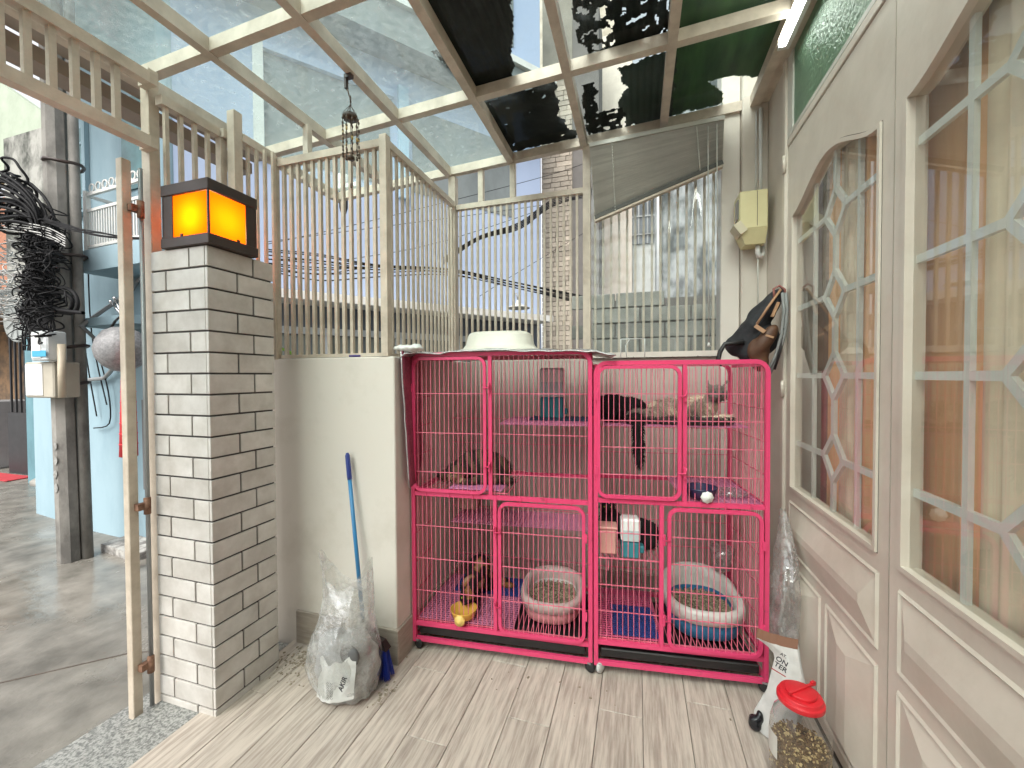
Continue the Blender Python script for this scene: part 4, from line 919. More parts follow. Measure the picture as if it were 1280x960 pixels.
t = item(FA, 'pink_mat', 'flat mauve mat under the tabby cat in the left cage', 'mat', .30, .13, .707); b = MB(); b.bevbox((-.14, -.11, 0), (.11, .10, .004), .0015); b.build('sheet', mat('mauve mat', (.62, .22, .42), .6), t)
t = item(FA, 'feeding_bowl', 'yellow bowl with round clamp knob at the front of the lower left cage', 'bowl', .225, .035, .112)
My = mat('yellow bowl', (.75, .42, .07), .4); b = MB(); b.lathe([(.03, .0), (.05, .01), (.06, .04), (.062, .045), (.057, .043), (.045, .014), (.0, .008)], (0, 0, 0), 24); b.build('bowl', My, t)
Mk = Matrix.Rotation(rad(90), 4, 'X'); b = MB(); b.lathe([(.0, .046), (.010, .046), (.012, .042), (.022, .040), (.025, .034), (.022, .029), (.0, .029)], (0, -.025, .018), 18, Mk); b.build('knob', mat('yellow knob', (.8, .55, .16), .4), t)
t = item(FB, 'feeding_bowl', 'dark blue bowl with white clamp knob on the upper floor of the right cage', 'bowl', .425, .045, .712)
b = MB(); b.lathe([(.03, .0), (.05, .01), (.062, .045), (.064, .05), (.058, .048), (.045, .014), (.0, .008)], (0, 0, 0), 24); b.build('bowl', mat('indigo bowl', (.02, .022, .07), .35), t)
b = MB(); b.lathe([(.0, .074), (.010, .073), (.013, .068), (.021, .066), (.024, .060), (.021, .055), (.0, .055)], (0.008, 0, .022), 24, Mk, wob=lambda a, z: 1 + .07 * math.cos(8 * a)); b.build('knob', M_white, t)
t = item(FB, 'clear_plate', 'clear plastic plate on the upper floor near the right cage corner', 'plate', .56, .12, .712)
M_clr = film('clear plastic', (.9, .9, .9), .12, (.7, .7, .7), .12, .08, 12, dif_hi=.45)
b = MB(); b.lathe([(.0, .002), (.05, .002), (.07, .012), (.074, .014)], (0, 0, 0), 24); b.build('plate', M_clr, t)
t = item(FB, 'clear_tub', 'crumpled clear plastic tub behind the litter tray in the right cage', 'tub', .595, .33, .30)
b = MB(); b.lathe([(.035, .0), (.05, .06), (.055, .10), (.053, .10), (.03, .005)], (0, 0, 0), 18, wob=lambda a, z: 1 + .12 * nz(a * 2, z * 20)); b.build('tub', film('clear tub', (.9, .85, .85), .3, (.7, .62, .62), .12, .1, 14, dif_hi=.6), t)
t = item(FA, 'hanging_box', 'small tan box fixed high at the back of the lower left cage', 'box', .145, .36, .515); b = MB(); b.bevbox((-.05, -.05, 0), (.06, .05, .085), .006); b.build('body', mat('tan box', (.42, .24, .20), .6), t); b = MB(); b.ell((.0, 0, .105), (.045, .03, .03)); b.ell((.05, 0, .10), (.03, .03, .02)); b.build('contents', mat('dark rag', (.03, .02, .02), .9), t)
# things on top of the cages
t = thing('foil_sheet', 'silver bubble foil sheet draped over the left cage, flap coloured with its pink reflection', 'foil sheet', FA.w(0, 0, 1.32))
M_foil = mat('silver foil', (.62, .62, .62), .32, (.45, .45, .45), 30, metal=.75, bump=.8, bscale=130)
b = MB(); nu, nv = 46, 22; vs = []
for lay in (0,):
    for i in range(nu + 1):
        for j in range(nv + 1):
            u = -.012 + (.90 + .012) * i / nu; v0_ = -.035 - .065 * max(0, 1 - u / .12); v = v0_ + (.485 - v0_) * j / nv; z = 1.330 + .007 * nz(u * 9, v * 9, 3) + .004 * nz(u * 25, v * 25, 1) + (.014 * max(0, 1 - abs(u - .38) / .3))
            if u > .80: z -= (u - .80) * .20; 
            if u < .0: z -= .02
            if v < 0: z -= .008 + .008 * nz(u * 12, 2)
            vs.append(FA.w(u, v, z))
b.add(vs, [(i * (nv + 1) + j, (i + 1) * (nv + 1) + j, (i + 1) * (nv + 1) + j + 1, i * (nv + 1) + j + 1) for i in range(nu) for j in range(nv)], True); fo = b.build('top_sheet', M_foil, t)
so_ = fo.modifiers.new('t', 'SOLIDIFY'); so_.thickness = .003
b = MB(); vs = []; nu, nz_ = 20, 18
for i in range(nu + 1):
    for j in range(nz_ + 1):
        v = -.10 + .5 * i / nu; z = 1.330 - .60 * j / nz_ * (1 - .12 * i / nu); vs.append(FA.w(-.006 + .006 * nz(v * 9, z * 5, 2) + (.018 * (j / nz_) if v < -.02 else 0) - (.006 if v > 0 else 0), v + .03 * (j / nz_) * (1 - i / nu), z))
b.add(vs, [(i * (nz_ + 1) + j, (i + 1) * (nz_ + 1) + j, (i + 1) * (nz_ + 1) + j + 1, i * (nz_ + 1) + j + 1) for i in range(nu) for j in range(nz_)], True); fo = b.build('hanging_flap', mat('pink reflection foil', (.33, .06, .10), .5, (.20, .03, .06), 60, bump=.8, bscale=150), t); fo.modifiers.new('t', 'SOLIDIFY').thickness = .003  # flap coloured red to imitate the pink cage mirrored in the foil
b = MB(); b.tube([FA.w(-.006 + .0018 * j + .004 * nz(j * .9), -.10 + .003 * j, 1.330 - .060 * j) for j in range(11)], .0035, 5); b.build('foil_edge', M_foil, t)
t = thing('white_basin', 'cream plastic basin turned upside down on the foil sheet', 'basin', FA.w(.36, .14, 1.345))
b = MB(); c = FA.w(.37, .18, 1.338); Mb = Matrix.Rotation(FA.a, 4, 'Z'); f_ = sup(1, .62, 3.2)
b.lathe([(.195, .0), (.196, .006), (.172, .012), (.158, .03), (.148, .07), (.140, .082), (.125, .088), (0, .09)], c, 40, Mb, wob=f_); b.build('basin', mat('cream plastic', (.66, .63, .54), .4), t)
t = thing('white_rag', 'crumpled white cloth at the front left corner on top of the left cage', 'cloth', FA.w(0.0, 0, 1.34)); mb = MB()
for k in range(7): mb.ell(FA.w(-.03 + .016 * k, -.07 + .02 * nz(k * 2.), 1.343 + .004 * (k % 2)), (.020, .03, .010 + .004 * (k % 3)))
vs, fs, ns = remesh(mb, .005, 2); vs = [v + ns[i] * .005 * nz(v.x * 60, v.y * 60, v.z * 60) for i, v in enumerate(vs)]; b = MB(); b.add(vs, fs, True); b.build('cloth', M_white, t)
t = thing('wire_hook_rack', 'small clear plastic hook rack standing on the right cage', 'rack', FB.w(.15, .2, 1.275)); Mrk = mat('clear hook', (.6, .62, .6), .3)
b = MB()
for (a, c_) in (((776, 448), (776, 424)), ((776, 424), (806, 423)), ((806, 423), (806, 447)), ((783, 446), (782, 432)), ((782, 432), (787, 424))): b.tube([at(*a, 1, 1.95), at(*c_, 1, 1.95)], .0022, 5)
b.build('wire', Mrk, t)
t = thing('dry_debris', 'dry leaves and crumbs lying on the rear wall top behind the right cage', 'debris', (0, 2.3, 1.32)); 
b = MB(); rn = random.Random(2)
for k in range(160): x = rn.uniform(-.2, .39); b.cbox((x, 2.305 + rn.uniform(0, .03) - .02, 1.318), (rn.uniform(.004, .014), rn.uniform(.004, .01), .004), Matrix.Rotation(rn.uniform(0, 6), 4, 'Z'))
b.build('leaf_litter', mat('debris', (.14, .10, .07), .9), t)['kind'] = 'stuff'
# ================================================================== BAG, BROOM, JAR AND OTHER FLOOR THINGS
M_bag = film('clear bag', (.90, .91, .90), .06, (.80, .81, .80), .14, .16, 9, lo=.40, hi=.66, dif_hi=.62, bump=1., bsc=22)
tb_ = thing('rubbish_bag', 'clear plastic rubbish bag holding grey litter and a printed white packet, beside the pillar', 'rubbish bag', (-1.075, 1.30, 0))
cx, cy = -1.085, 1.315
def bagshell(k, prof, squash, seed, top_dip=0.):
    b = MB(); n = 72; vs = []
    for (r, z, ox) in prof:
        for j in range(n):
            a = 2 * math.pi * j / n; q = r * (1 + .10 * nz(math.cos(a) * 2.2, math.sin(a) * 2.2, z * 7 + seed) + .05 * nz(math.cos(a) * 7, math.sin(a) * 7, z * 22 + seed) + .035 * math.sin(a * 9 + z * 30 + 3 * nz(z * 9, a)))
            zz = z + top_dip * max(0, z - .36) * (math.cos(2 * a) * .5 - .2) + .008 * nz(a * 3, z * 20, 4); vs.append((cx + ox + q * math.cos(a), cy + q * math.sin(a) * squash(z), zz))
    b.add(vs, [(i * n + j, i * n + (j + 1) % n, (i + 1) * n + (j + 1) % n, (i + 1) * n + j) for i in range(len(prof) - 1) for j in range(n)], True); return b
prof = [(.0, .004, 0), (.085, .0, 0), (.125, .018, 0), (.143, .06, -.004), (.144, .11, -.008), (.139, .15, -.010), (.131, .19, -.010), (.122, .225, -.006), (.116, .26, -.002), (.110, .30, .002), (.108, .34, .007), (.106, .38, .007), (.108, .42, .006), (.112, .45, .005), (.117, .475, .002), (.120, .495, -.002)]
bagshell('film', prof, lambda z: .82 if z < .25 else max(.34, .82 - (z - .25) * 2.2), 1., .9).build('film', M_bag, tb_)
# contents: grey rubbish at the bottom
mb = MB(); mb.ell((cx - .03, cy, .10), (.105, .09, .10)); mb.ell((cx + .04, cy + .01, .10), (.085, .08, .10)); mb.ell((cx - .05, cy - .01, .17), (.07, .06, .06)); mb.ell((cx + .05, cy - .01, .20), (.06, .05, .055)); mb.ell((cx, cy, .06), (.12, .10, .055))
vs, fs, ns = remesh(mb, .009, 4); vs = [v + ns[i] * .012 * nz(v.x * 24, v.y * 24, v.z * 24) for i, v in enumerate(vs)]; b = MB(); b.add(vs, fs, True); b.build('rubbish', mat('grey rubbish', (.40, .39, .38), .7, (.24, .24, .24), 16, bump=.5, bscale=40), tb_)
mb = MB(); mb.ell((cx + .065, cy - .065, .185), (.045, .018, .04), Matrix.Rotation(.5, 4, 'Y')); vs, fs, ns = remesh(mb, .006, 2); b = MB(); b.add(vs, fs, True); b.build('dark_packet', mat('dark packet', (.10, .10, .10), .5), tb_)
# white printed packet facing out, with its lettering
fx, fy = -.955 - .115, 1.315 - .118
pk = MB(); nu, nv = 14, 10; vs = []
def pkp(s, t_): return Vector((cx - .065 + .165 * s, cy - .118 + .05 * abs(s - .5) ** 1.5 * 1.5 + .006 * nz(s * 6, t_ * 6) + .02 * t_, .020 + (.135 + .03 * nz(s * 4)) * t_ + .03 * s))
for i in range(nu + 1):
    for j in range(nv + 1): vs.append(pkp(i / nu, j / nv))
pk.add(vs, [(i * (nv + 1) + j, (i + 1) * (nv + 1) + j, (i + 1) * (nv + 1) + j + 1, i * (nv + 1) + j + 1) for i in range(nu) for j in range(nv)], True)
pko = pk.build('printed_packet', mat('white packet', (.58, .58, .55), .5, (.46, .46, .44), 12), tb_)
M_ink = mat('ink', (.03, .03, .035), .6)
def tm(p, right, up, nrm): 
    m = Matrix.Identity(4); 
    for i in range(3): m[i][0] = right[i]; m[i][1] = up[i]; m[i][2] = nrm[i]; m[i][3] = p[i]
    return m
rgt = Vector((.35, .05, .93)).normalized(); nn_ = Vector((0.12, -1, .1)).normalized(); upx = nn_.cross(rgt).normalized()
textmesh('AKIR', .026, tm(Vector((cx + .078, cy - .124, .095)), rgt, upx, nn_), 'lettering', M_ink, pko)
for k in range(4): textmesh('lllllllllllllll', .009, tm(Vector((cx + .020 + k * .010, cy - .142, .062)), rgt, upx, nn_), 'print_line', M_ink, pko) if False else None
b = MB()
for k in range(4):
    for q in range(7): p = Vector((cx + .015 + k * .007, cy - .1275, .06 + q * .009)); b.bar(p, p + rgt * .006, .0008, .003, up=nn_)
b.build('small_print', M_ink, pko)

# broom
br = thing('broom', 'blue long handled broom standing behind the rubbish bag against the low wall', 'broom', (-1.03, 1.44, 0))
top = at(434, 566, 1, 1.465); bot = at(456, 800, 1, 1.43)
b = MB(); b.tube([bot + (top - bot) * .08, bot + (top - bot) * .86], .0085, 10); b.build('handle', mat('blue handle', (.03, .20, .42), .35), br)
b = MB(); b.tube([bot + (top - bot) * .855, bot + (top - bot) * .87, bot + (top - bot) * .985, top], [.010, .0105, .010, .005], 10); b.build('grip', mat('dark blue grip', (.02, .04, .22), .45), br)
hc = at(471, 800, 1, 1.40); b = MB(); b.tube([bot + (top - bot) * .10, hc + Vector((0, 0, .01))], .013, 8); b.add([*(hc + Vector(p) for p in ((-.03, -.012, .022), (.035, -.012, .005), (.035, .012, .005), (-.03, .012, .022), (-.055, -.018, -.008), (.055, -.018, -.028), (.055, .018, -.028), (-.055, .018, -.008)))], [(0, 3, 2, 1), (0, 1, 5, 4), (1, 2, 6, 5), (2, 3, 7, 6), (3, 0, 4, 7), (4, 5, 6, 7)]); b.build('head', M_black, br)
b = MB(); rn = random.Random(4)
for k in range(520):
    s = rn.random(); q = rn.uniform(-.015, .015); p = hc + Vector((-.05 + .10 * s, q, -.010 - .02 * s)); e = p + Vector((.018 * (s - .3) + rn.uniform(-.008, .01), q * .8 + rn.uniform(-.006, .006), -(p.z - .004) * rn.uniform(.85, 1.0))); b.tube([p, e], .0011, 3, smooth=False, cap=False)
o = b.build('bristles', mat('blue bristle', (.012, .035, .30), .5), br); o['kind'] = 'stuff'

# red lidded jar of kibble
JX, JY = .468, 1.405
jr = thing('kibble_jar', 'large clear jar with red screw lid, half full of kibble, by the door', 'jar', (JX, JY, 0))
M_jar = film('jar plastic', (.93, .93, .92), .03, (.8, .8, .78), .06, .04, 6, lo=.45, hi=.8, dif_hi=.14, fres=1.4)
b = MB(); b.lathe([(.0, .004), (.070, .0), (.078, .012), (.079, .14), (.077, .17), (.068, .20), (.052, .222), (.049, .242)], (JX, JY, 0), 36); b.build('jar_body', M_jar, jr)
b = MB(); M_red = mat('red lid', (.68, .02, .03), .35); ML = Matrix.Rotation(rad(0), 4, 'X')
b.lathe([(.052, .240), (.0595, .2395), (.0605, .2400), (.0610, .2410), (.0610, .2520), (.0605, .2535), (.0590, .2545), (.0560, .2548), (.0555, .2555), (.0550, .2640), (.0540, .2655), (.0525, .2660), (0, .2665)], (JX, JY, 0), 40); b.build('lid', M_red, jr)
b = MB(); b.lathe([(.0395, .266), (.0400, .2665), (.0400, .2735), (.0392, .2745), (.0380, .275), (0, .2755)], (JX, JY, 0), 32); b.build('lid_step', M_red, jr)
b = MB(); Ml = Matrix.Rotation(rad(38), 4, 'Z'); b.cbox((JX + .0, JY + .0, .2775), (.096, .007, .006), Ml); b.cbox((JX + .044, JY + .035, .279), (.014, .009, .010), Ml); b.build('lid_grip', M_red, jr)
mb = MB(); b = MB(); rn = random.Random(8)
b.lathe([(.0, .006), (.068, .006), (.074, .014), (.0745, .105), (.06, .112), (.03, .118), (0, .116)], (JX, JY, 0), 30, wob=lambda a, z: 1 + .01 * math.sin(a * 9)); b.build('kibble_bed', mat('kibble brown', (.17, .105, .055), .8, (.07, .045, .025), 70, 5, 1., 120), jr)
for nm, cc, cnt in (('kibble', (.20, .125, .06), 1500), ('crumb', (.58, .44, .22), 700)):
    b = MB()
    for k in range(cnt):
        a = rn.uniform(0, 6.283); z = rn.uniform(.008, .112); r_ = .0745 - rn.uniform(0, .004)
        if rn.random() < .25: z = .112 + rn.uniform(0, .012); r_ = .07 * math.sqrt(rn.random())
        q = rn.uniform(.0025, .0052); b.cbox((JX + r_ * math.cos(a), JY + r_ * math.sin(a), z), (q * 1.6, q, q * .8), Matrix.Rotation(rn.uniform(0, 6), 4, 'Z') @ Matrix.Rotation(rn.uniform(-1.5, 1.5), 4, 'Y'))
    o = b.build(nm, mat(nm + ' col', cc, .85), jr); o['kind'] = 'stuff'
b = MB(); vs = []
for j in range(9):
    a = rad(168 + j * 5); 
    for z in (.075, .145): vs.append((JX + .0800 * math.cos(a), JY + .0800 * math.sin(a), z))
b.add(vs, [(2 * j, 2 * j + 2, 2 * j + 3, 2 * j + 1) for j in range(8)], True); b.build('jar_label', mat('jar label', (.6, .58, .52), .6), jr)

# food bag behind the jar
fb = thing('food_bag', 'open white pet food bag with black lettering between the right cage and the jar', 'food bag', (.44, 1.57, 0))
def q3(px, py, y): return at(px, py, 1, y)
A0, A1, A2, A3, A4 = q3(946, 796, 1.60), q3(993, 812, 1.55), q3(1003, 850, 1.53), q3(985, 905, 1.53), q3(948, 905, 1.57)
def path(P, t):
    for i in range(len(P) - 1):
        if t <= P[i + 1][0] + 1e-6: f = (t - P[i][0]) / (P[i + 1][0] - P[i][0]); return Vector(P[i][1]).lerp(Vector(P[i + 1][1]), f)
    return Vector(P[-1][1])
LP_ = [(0, (.383, 1.585, .004)), (.12, (.385, 1.585, .03)), (.5, q3(957, 868, 1.58)), (.86, q3(969, 819, 1.60)), (.93, q3(958, 806, 1.605)), (1, q3(945, 797, 1.61))]
RP_ = [(0, (.50, 1.55, .004)), (.4, q3(1010, 880, 1.54)), (.8, q3(1001, 838, 1.55)), (1, q3(997, 812, 1.57))]
b = MB(); nu, nv = 12, 24; vs = []
bl0, br0 = Vector((.385, 1.585, .004)), Vector((.50, 1.545, .004))
tl0, tr0 = q3(944, 797, 1.61), q3(1003, 818, 1.56)
for j in range(nv + 1):
    t_ = j / nv
    for i in range(nu + 1):
        s = i / nu; L_ = Vector(path(LP_, t_)); R_ = Vector(path(RP_, t_)); p = L_.lerp(R_, s); bul = math.sin(math.pi * s) * (.035 * (1 - t_) + .008); p += Vector((-.25, -1, 0)).normalized() * (bul + .005 * nz(s * 7, t_ * 9, 3)); vs.append(p)
b.add(vs, [(j * (nu + 1) + i, j * (nu + 1) + i + 1, (j + 1) * (nu + 1) + i + 1, (j + 1) * (nu + 1) + i) for j in range(nv) for i in range(nu)], True)
vb = [Vector(v) + Vector((.012 + .02 * math.sin(math.pi * (i % (nu + 1)) / nu), .03, 0)) for i, v in enumerate(vs)]
b.add(vb, [(j * (nu + 1) + i, (j + 1) * (nu + 1) + i, (j + 1) * (nu + 1) + i + 1, j * (nu + 1) + i + 1) for j in range(nv) for i in range(nu)], True)
fo = b.build('bag', mat('white bag', (.62, .60, .57), .4, (.50, .49, .47), 14, bump=.4, bscale=30), fb)
b = MB()
for i in range(nu):
    b.add([vs[nv * (nu + 1) + i] + Vector((0, .0, .0)), vs[nv * (nu + 1) + i + 1], vs[nv * (nu + 1) + i + 1] + Vector((.012, .03, .018)), vs[nv * (nu + 1) + i] + Vector((.012, .03, .018))], [(0, 1, 2, 3)], True)
b.build('brown_top', mat('brown bag edge', (.20, .09, .05), .6), fb)
r_ = (tr0 - tl0).normalized(); r_ = (r_ + Vector((0, 0, -.35))).normalized(); n_ = Vector((-.30, -1, .12)).normalized(); n_ = (n_ - r_ * n_.dot(r_)).normalized(); u_ = n_.cross(r_)
for (txt, sx, sy, size) in (('AT.', 975, 818, .012), ('ON', 969, 824, .021), ('TER', 967, 831, .021)):
    pz = q3(sx, sy, 1.505); textmesh(txt, size, tm(pz, r_, u_, n_), 'lettering', M_ink, fo)
b = MB(); p0 = q3(964, 835, 1.505); p1 = q3(982, 846, 1.50); b.bar(p0, p1, .001, .003, up=n_.cross(r_)); b.build('red_stripe', mat('red ink', (.45, .05, .05), .6), fo)
b = MB(); mb = MB(); mb.ell((.388, 1.565, .026), (.022, .022, .026)); mb.ell((.40, 1.56, .045), (.014, .014, .022)); vs_, fs_, ns_ = remesh(mb, .005, 2); b.add([v + ns_[i] * .006 * nz(v.x * 50, v.y * 50, v.z * 50) for i, v in enumerate(vs_)], fs_, True); b.build('black_foot', mat('black film', (.015, .015, .018), .2), fb)
# clear bag hanging beside the cage
cb = thing('clear_bag', 'clear plastic bag hanging between the right cage and the house door', 'plastic bag', (.52, 1.78, .2))
b = MB(); n = 26; m_ = 20; vs = []
for j in range(m_ + 1):
    t_ = j / m_; z = .70 - .52 * t_; c_ = Vector((.535 + .010 * math.sin(t_ * 5), 1.80 - .03 * t_, z)); r0 = .012 + .05 * math.sin(min(1, t_ * 1.1) * math.pi * .62)
    for i in range(n): a = 2 * math.pi * i / n; q = r0 * (1 + .3 * nz(math.cos(a) * 2, math.sin(a) * 2, t_ * 5)); vs.append(c_ + Vector((q * .75 * math.cos(a), q * 1.5 * math.sin(a), .01 * nz(a * 2, t_ * 8))))
b.add(vs, [(j * n + i, j * n + (i + 1) % n, (j + 1) * n + (i + 1) % n, (j + 1) * n + i) for j in range(m_) for i in range(n)], True); b.build('film', M_bag, cb)
# neon brush and pen on the low wall
t = thing('mesh_scrubber', 'neon green mesh scrubber on the low wall beside the pillar', 'scrubber', (-1.53, 1.55, 1.306)); b = MB()
p = at(358, 444, 1, 1.53)
for k in range(4): b.tube([p + Vector((-.05, 0, -.0)), p + Vector((-.03, -.0, .022 + .004 * k)), p + Vector((.0, .012 * (k - 1.5), .030 - .003 * k)), p + Vector((.025, .012 * (k - 1.5), .004))], .004, 5)
mb = MB(); b.build('scrubber', mat('neon green', (.35, .75, .06), .5), t)
t = thing('marker_pen', 'purple marker pen lying on the low wall below the tall post', 'pen', (-1.15, 1.5, 1.31)); b = MB(); a_ = at(437, 448, 1, 1.50); c_ = at(451, 447, 1, 1.50); a_.z = c_.z = 1.311; b.tube([a_, c_], .005, 8); b.build('pen', mat('purple', (.07, .05, .22), .4), t)

# ================================================================== WIND CHIME
wc = thing('wind_chime', 'brown bead wind chime hanging from the roof rafter', 'wind chime', (-1.11, 1.40, 2.4)); CX, CY = -1.11, 1.405
b = MB(); b.box((CX - .022, CY - .010, 2.425), (CX + .010, CY + .010, 2.440)); b.box((CX - .022, CY - .008, 2.385), (CX - .014, CY + .008, 2.43)); b.build('bracket', M_dark, wc)
b = MB(); b.tube([(CX - .018, CY, 2.386), (CX - .010, CY, 2.375), (CX - .006, CY, 2.36), (CX, CY, 2.345), (CX + .002, CY, 2.325)], .0035, 6)
for k in range(5): b.ell((CX + .002, CY, 2.35 - .008 * k), (.004, .002, .005) if k % 2 else (.002, .004, .005), n=6, m=4)
for k in range(6): a = k * math.pi / 3; b.tube([(CX, CY, 2.318), (CX + .03 * math.cos(a), CY + .03 * math.sin(a), 2.275)], .0012, 4)
b.build('hook_chain', M_brass, wc)
b = MB(); b.lathe([(.0, 2.282), (.022, 2.282), (.033, 2.268), (.031, 2.260), (.0, 2.258)], (CX, CY, 0), 6); b.build('crown', M_brass, wc)
M_bead = mat('amber bead', (.45, .30, .08), .3)
for k in range(9):
    a = k * 2 * math.pi / 9; x, y = CX + .031 * math.cos(a), CY + .031 * math.sin(a); b = MB(); b.tube([(x, y, 2.268), (x, y, 2.115)], .0012, 4); 
    for q in range(5): z = 2.255 - q * .032 - .004 * (k % 3); b.ell((x, y, z), (.0045, .0045, .007), n=6, m=4)
    b.ell((x, y, 2.112), (.005, .005, .006), n=6, m=4); s = b.build('bead_strand', M_brass, wc)
    b = MB(); b.tube([(x, y, 2.165 + .012 * (k % 4)), (x, y, 2.178 + .012 * (k % 4))], .0035, 6); b.build('bead', M_bead, s)
b = MB(); b.lathe([(0, 2.112), (.014, 2.110), (.015, 2.10), (0, 2.098)], (CX, CY, 0), 12); b.tube([(CX, CY, 2.26), (CX, CY, 2.11)], .001, 4); b.tube([(CX, CY, 2.10), (CX, CY, 2.0)], .0008, 4); b.ell((CX, CY, 1.995), (.006, .003, .012), n=6, m=4); b.build('clapper', M_brass, wc)
t = thing('security_camera', 'white dome security camera hanging at the far roof corner behind the bars', 'camera', (-1.93, 2.35, 2.45)); b = MB(); b.tube([(-1.93, 2.36, 2.60), (-1.93, 2.36, 2.50)], .035, 14); b.build('housing', M_white, t); b = MB(); b.tube([(-1.93, 2.36, 2.498), (-1.93, 2.36, 2.38), (-1.93, 2.36, 2.34)], [.03, .028, .016], 14); b.build('lens_dome', M_black, t); b = MB(); b.box((-1.95, 2.30, 2.485), (-1.78, 2.34, 2.51)); b.build('arm', M_white, t)

# ================================================================== BLUE HOUSE ACROSS THE ALLEY
P1 = Vector((-3.42, 2.20, 0)); d2 = Vector((.63, .78, 0)).normalized(); P2 = P1 + d2 * 3.60; n2 = Vector((d2.y, -d2.x, 0))
P0 = Vector((-4.86, 2.30, 0)); d1 = (P0 - P1).normalized(); n1 = Vector((d1.y, -d1.x, 0)); n1 = n1 if n1.y < 0 else -n1
bh_ = thing('blue_house', 'tall pale blue house across the alley with ledges and dark shutters', 'house', P1)
def wallbox(p, q, nrm, z0, z1, th, m, name, parent):
    b = MB(); b.prism([Vector((p.x, p.y, z0)), Vector((q.x, q.y, z0)), Vector((q.x, q.y, z1)), Vector((p.x, p.y, z1))], -nrm * th); return b.build(name, m, parent)
wallbox(P1, P2, n2, -.1, 6.6, .25, M_lav, 'wall', bh_)
wallbox(P0, P1 - d1 * .02, n1, -.1, 6.2, .25, M_blue, 'wall', bh_)
b = MB(); b.tube([(P1.x - .02, P1.y + .04, -.1), (P1.x - .02, P1.y + .04, 6.2)], .06, 10); b.build('corner', M_blue, bh_)
def onB2(s, z, out=0.): p = P1 + d2 * s + n2 * out; return Vector((p.x, p.y, z))
def s_of(px, py): p = atp(px, py, P1, n2); return (p - P1).dot(d2), p.z
# lower ledge with a dark panel as its painted shadow, and shop shutter
b = MB(); b.prism([onB2(.3, 1.86, .002), onB2(3.55, 1.86, .002), onB2(3.55, 1.86, .30), onB2(.3, 1.86, .30)], (0, 0, .07)); b.build('ledge', M_white, bh_)
b = MB(); b.prism([onB2(.3, 1.30, .001), onB2(3.55, 1.30, .001), onB2(3.55, 1.856, .001), onB2(.3, 1.856, .001)], n2 * .006); b.build('shadow_panel', mat('ledge shade', (.10, .12, .15), .6), bh_)  # dark colour stands in for the shadow below the ledge
b = MB(); b.prism([onB2(.3, 1.60, .012), onB2(3.1, 1.60, .012), onB2(3.1, 1.66, .012), onB2(.3, 1.66, .012)], n2 * .03); 
for s in (.35, 1.1, 1.75, 2.4): b.prism([onB2(s, 1.0, .012), onB2(s + .06, 1.0, .012), onB2(s + .06, 1.597, .012), onB2(s, 1.597, .012)], n2 * .03)
b.build('shutter_frame', mat('pale frame', (.42, .45, .46), .6), bh_)
for k in range(24):
    s = .42 + k * .115; b = MB(); b.prism([onB2(s, 1.0, .0085), onB2(s + .1, 1.0, .0085), onB2(s + .1, 1.59, .0085), onB2(s, 1.59, .0085)], n2 * .003); b.build('shutter_slat', mat('shutter slat', (.16, .18, .16), .7, vary=.15, rand=True), bh_)
# upper storey: recessed grey loggia, slab bands
M_log = mat('grey render', (.22, .25, .25), .85, (.15, .17, .17), 2.5, 9, .1, 20, stretch=(1, 1, .5))
def facepanel(s0, s1, z0, z1, out, th, m, name): b = MB(); b.prism([onB2(s0, z0, out), onB2(s1, z0, out), onB2(s1, z1, out), onB2(s0, z1, out)], n2 * th); return b.build(name, m, bh_)
facepanel(.66, 1.72, 3.10, 3.95, .002, .006, M_log, 'window_infill'); facepanel(.58, .655, 3.05, 4.0, .002, .05, M_white, 'window_frame'); facepanel(.655, 1.75, 3.955, 4.02, .002, .05, M_lav, 'lintel')
facepanel(1.95, 3.2, 3.10, 3.95, .002, .006, M_log, 'window_infill'); facepanel(1.80, 1.90, 3.0, 4.1, .002, .05, mat('sky blue trim', (.36, .52, .66), .7), 'pilaster')
facepanel(-.1, 3.58, 4.30, 4.62, .003, .30, M_log, 'slab_band'); facepanel(-.1, 3.58, 4.63, 4.70, .003, .34, M_white, 'cornice')
facepanel(.3, .95, 3.3, 3.9, .0095, .008, M_log, 'shutter') if False else None
facepanel(.2, 1.3, 5.1, 6.0, .002, .01, M_log, 'window_infill'); facepanel(2.0, 3.2, 5.1, 6.0, .002, .01, M_log, 'window_infill')
# windows with teal shutters on the street face
def onB1(s, z, out=0.): p = P1 + d1 * s + n1 * out; return Vector((p.x, p.y, z))
def b1panel(s0, s1, z0, z1, out, th, m, name): b = MB(); b.prism([onB1(s0, z0, out), onB1(s1, z0, out), onB1(s1, z1, out), onB1(s0, z1, out)], n1 * th); return b.build(name, m, bh_)
M_shut = mat('teal shutter', (.06, .18, .19), .4, (.035, .11, .12), 10)
b1panel(1.03, 1.27, 2.66, 3.33, .002, .012, M_shut, 'shutter'); b1panel(1.32, 1.55, 2.66, 3.33, .002, .012, M_shut, 'shutter'); b1panel(1.27, 1.32, 2.62, 3.38, .002, .03, M_white, 'window_frame'); b1panel(.98, 1.03, 2.62, 3.38, .002, .03, M_blue, 'window_frame'); b1panel(.98, 1.6, 2.60, 2.62, .002, .05, M_blue, 'sill')
b1panel(.20, .50, 2.7, 3.42, .002, .012, M_shut, 'shutter')
for k in range(3): b1panel(1.04, 1.26, 2.75 + k * .22, 2.77 + k * .22, .0145, .006, M_blue, 'shutter_rail')
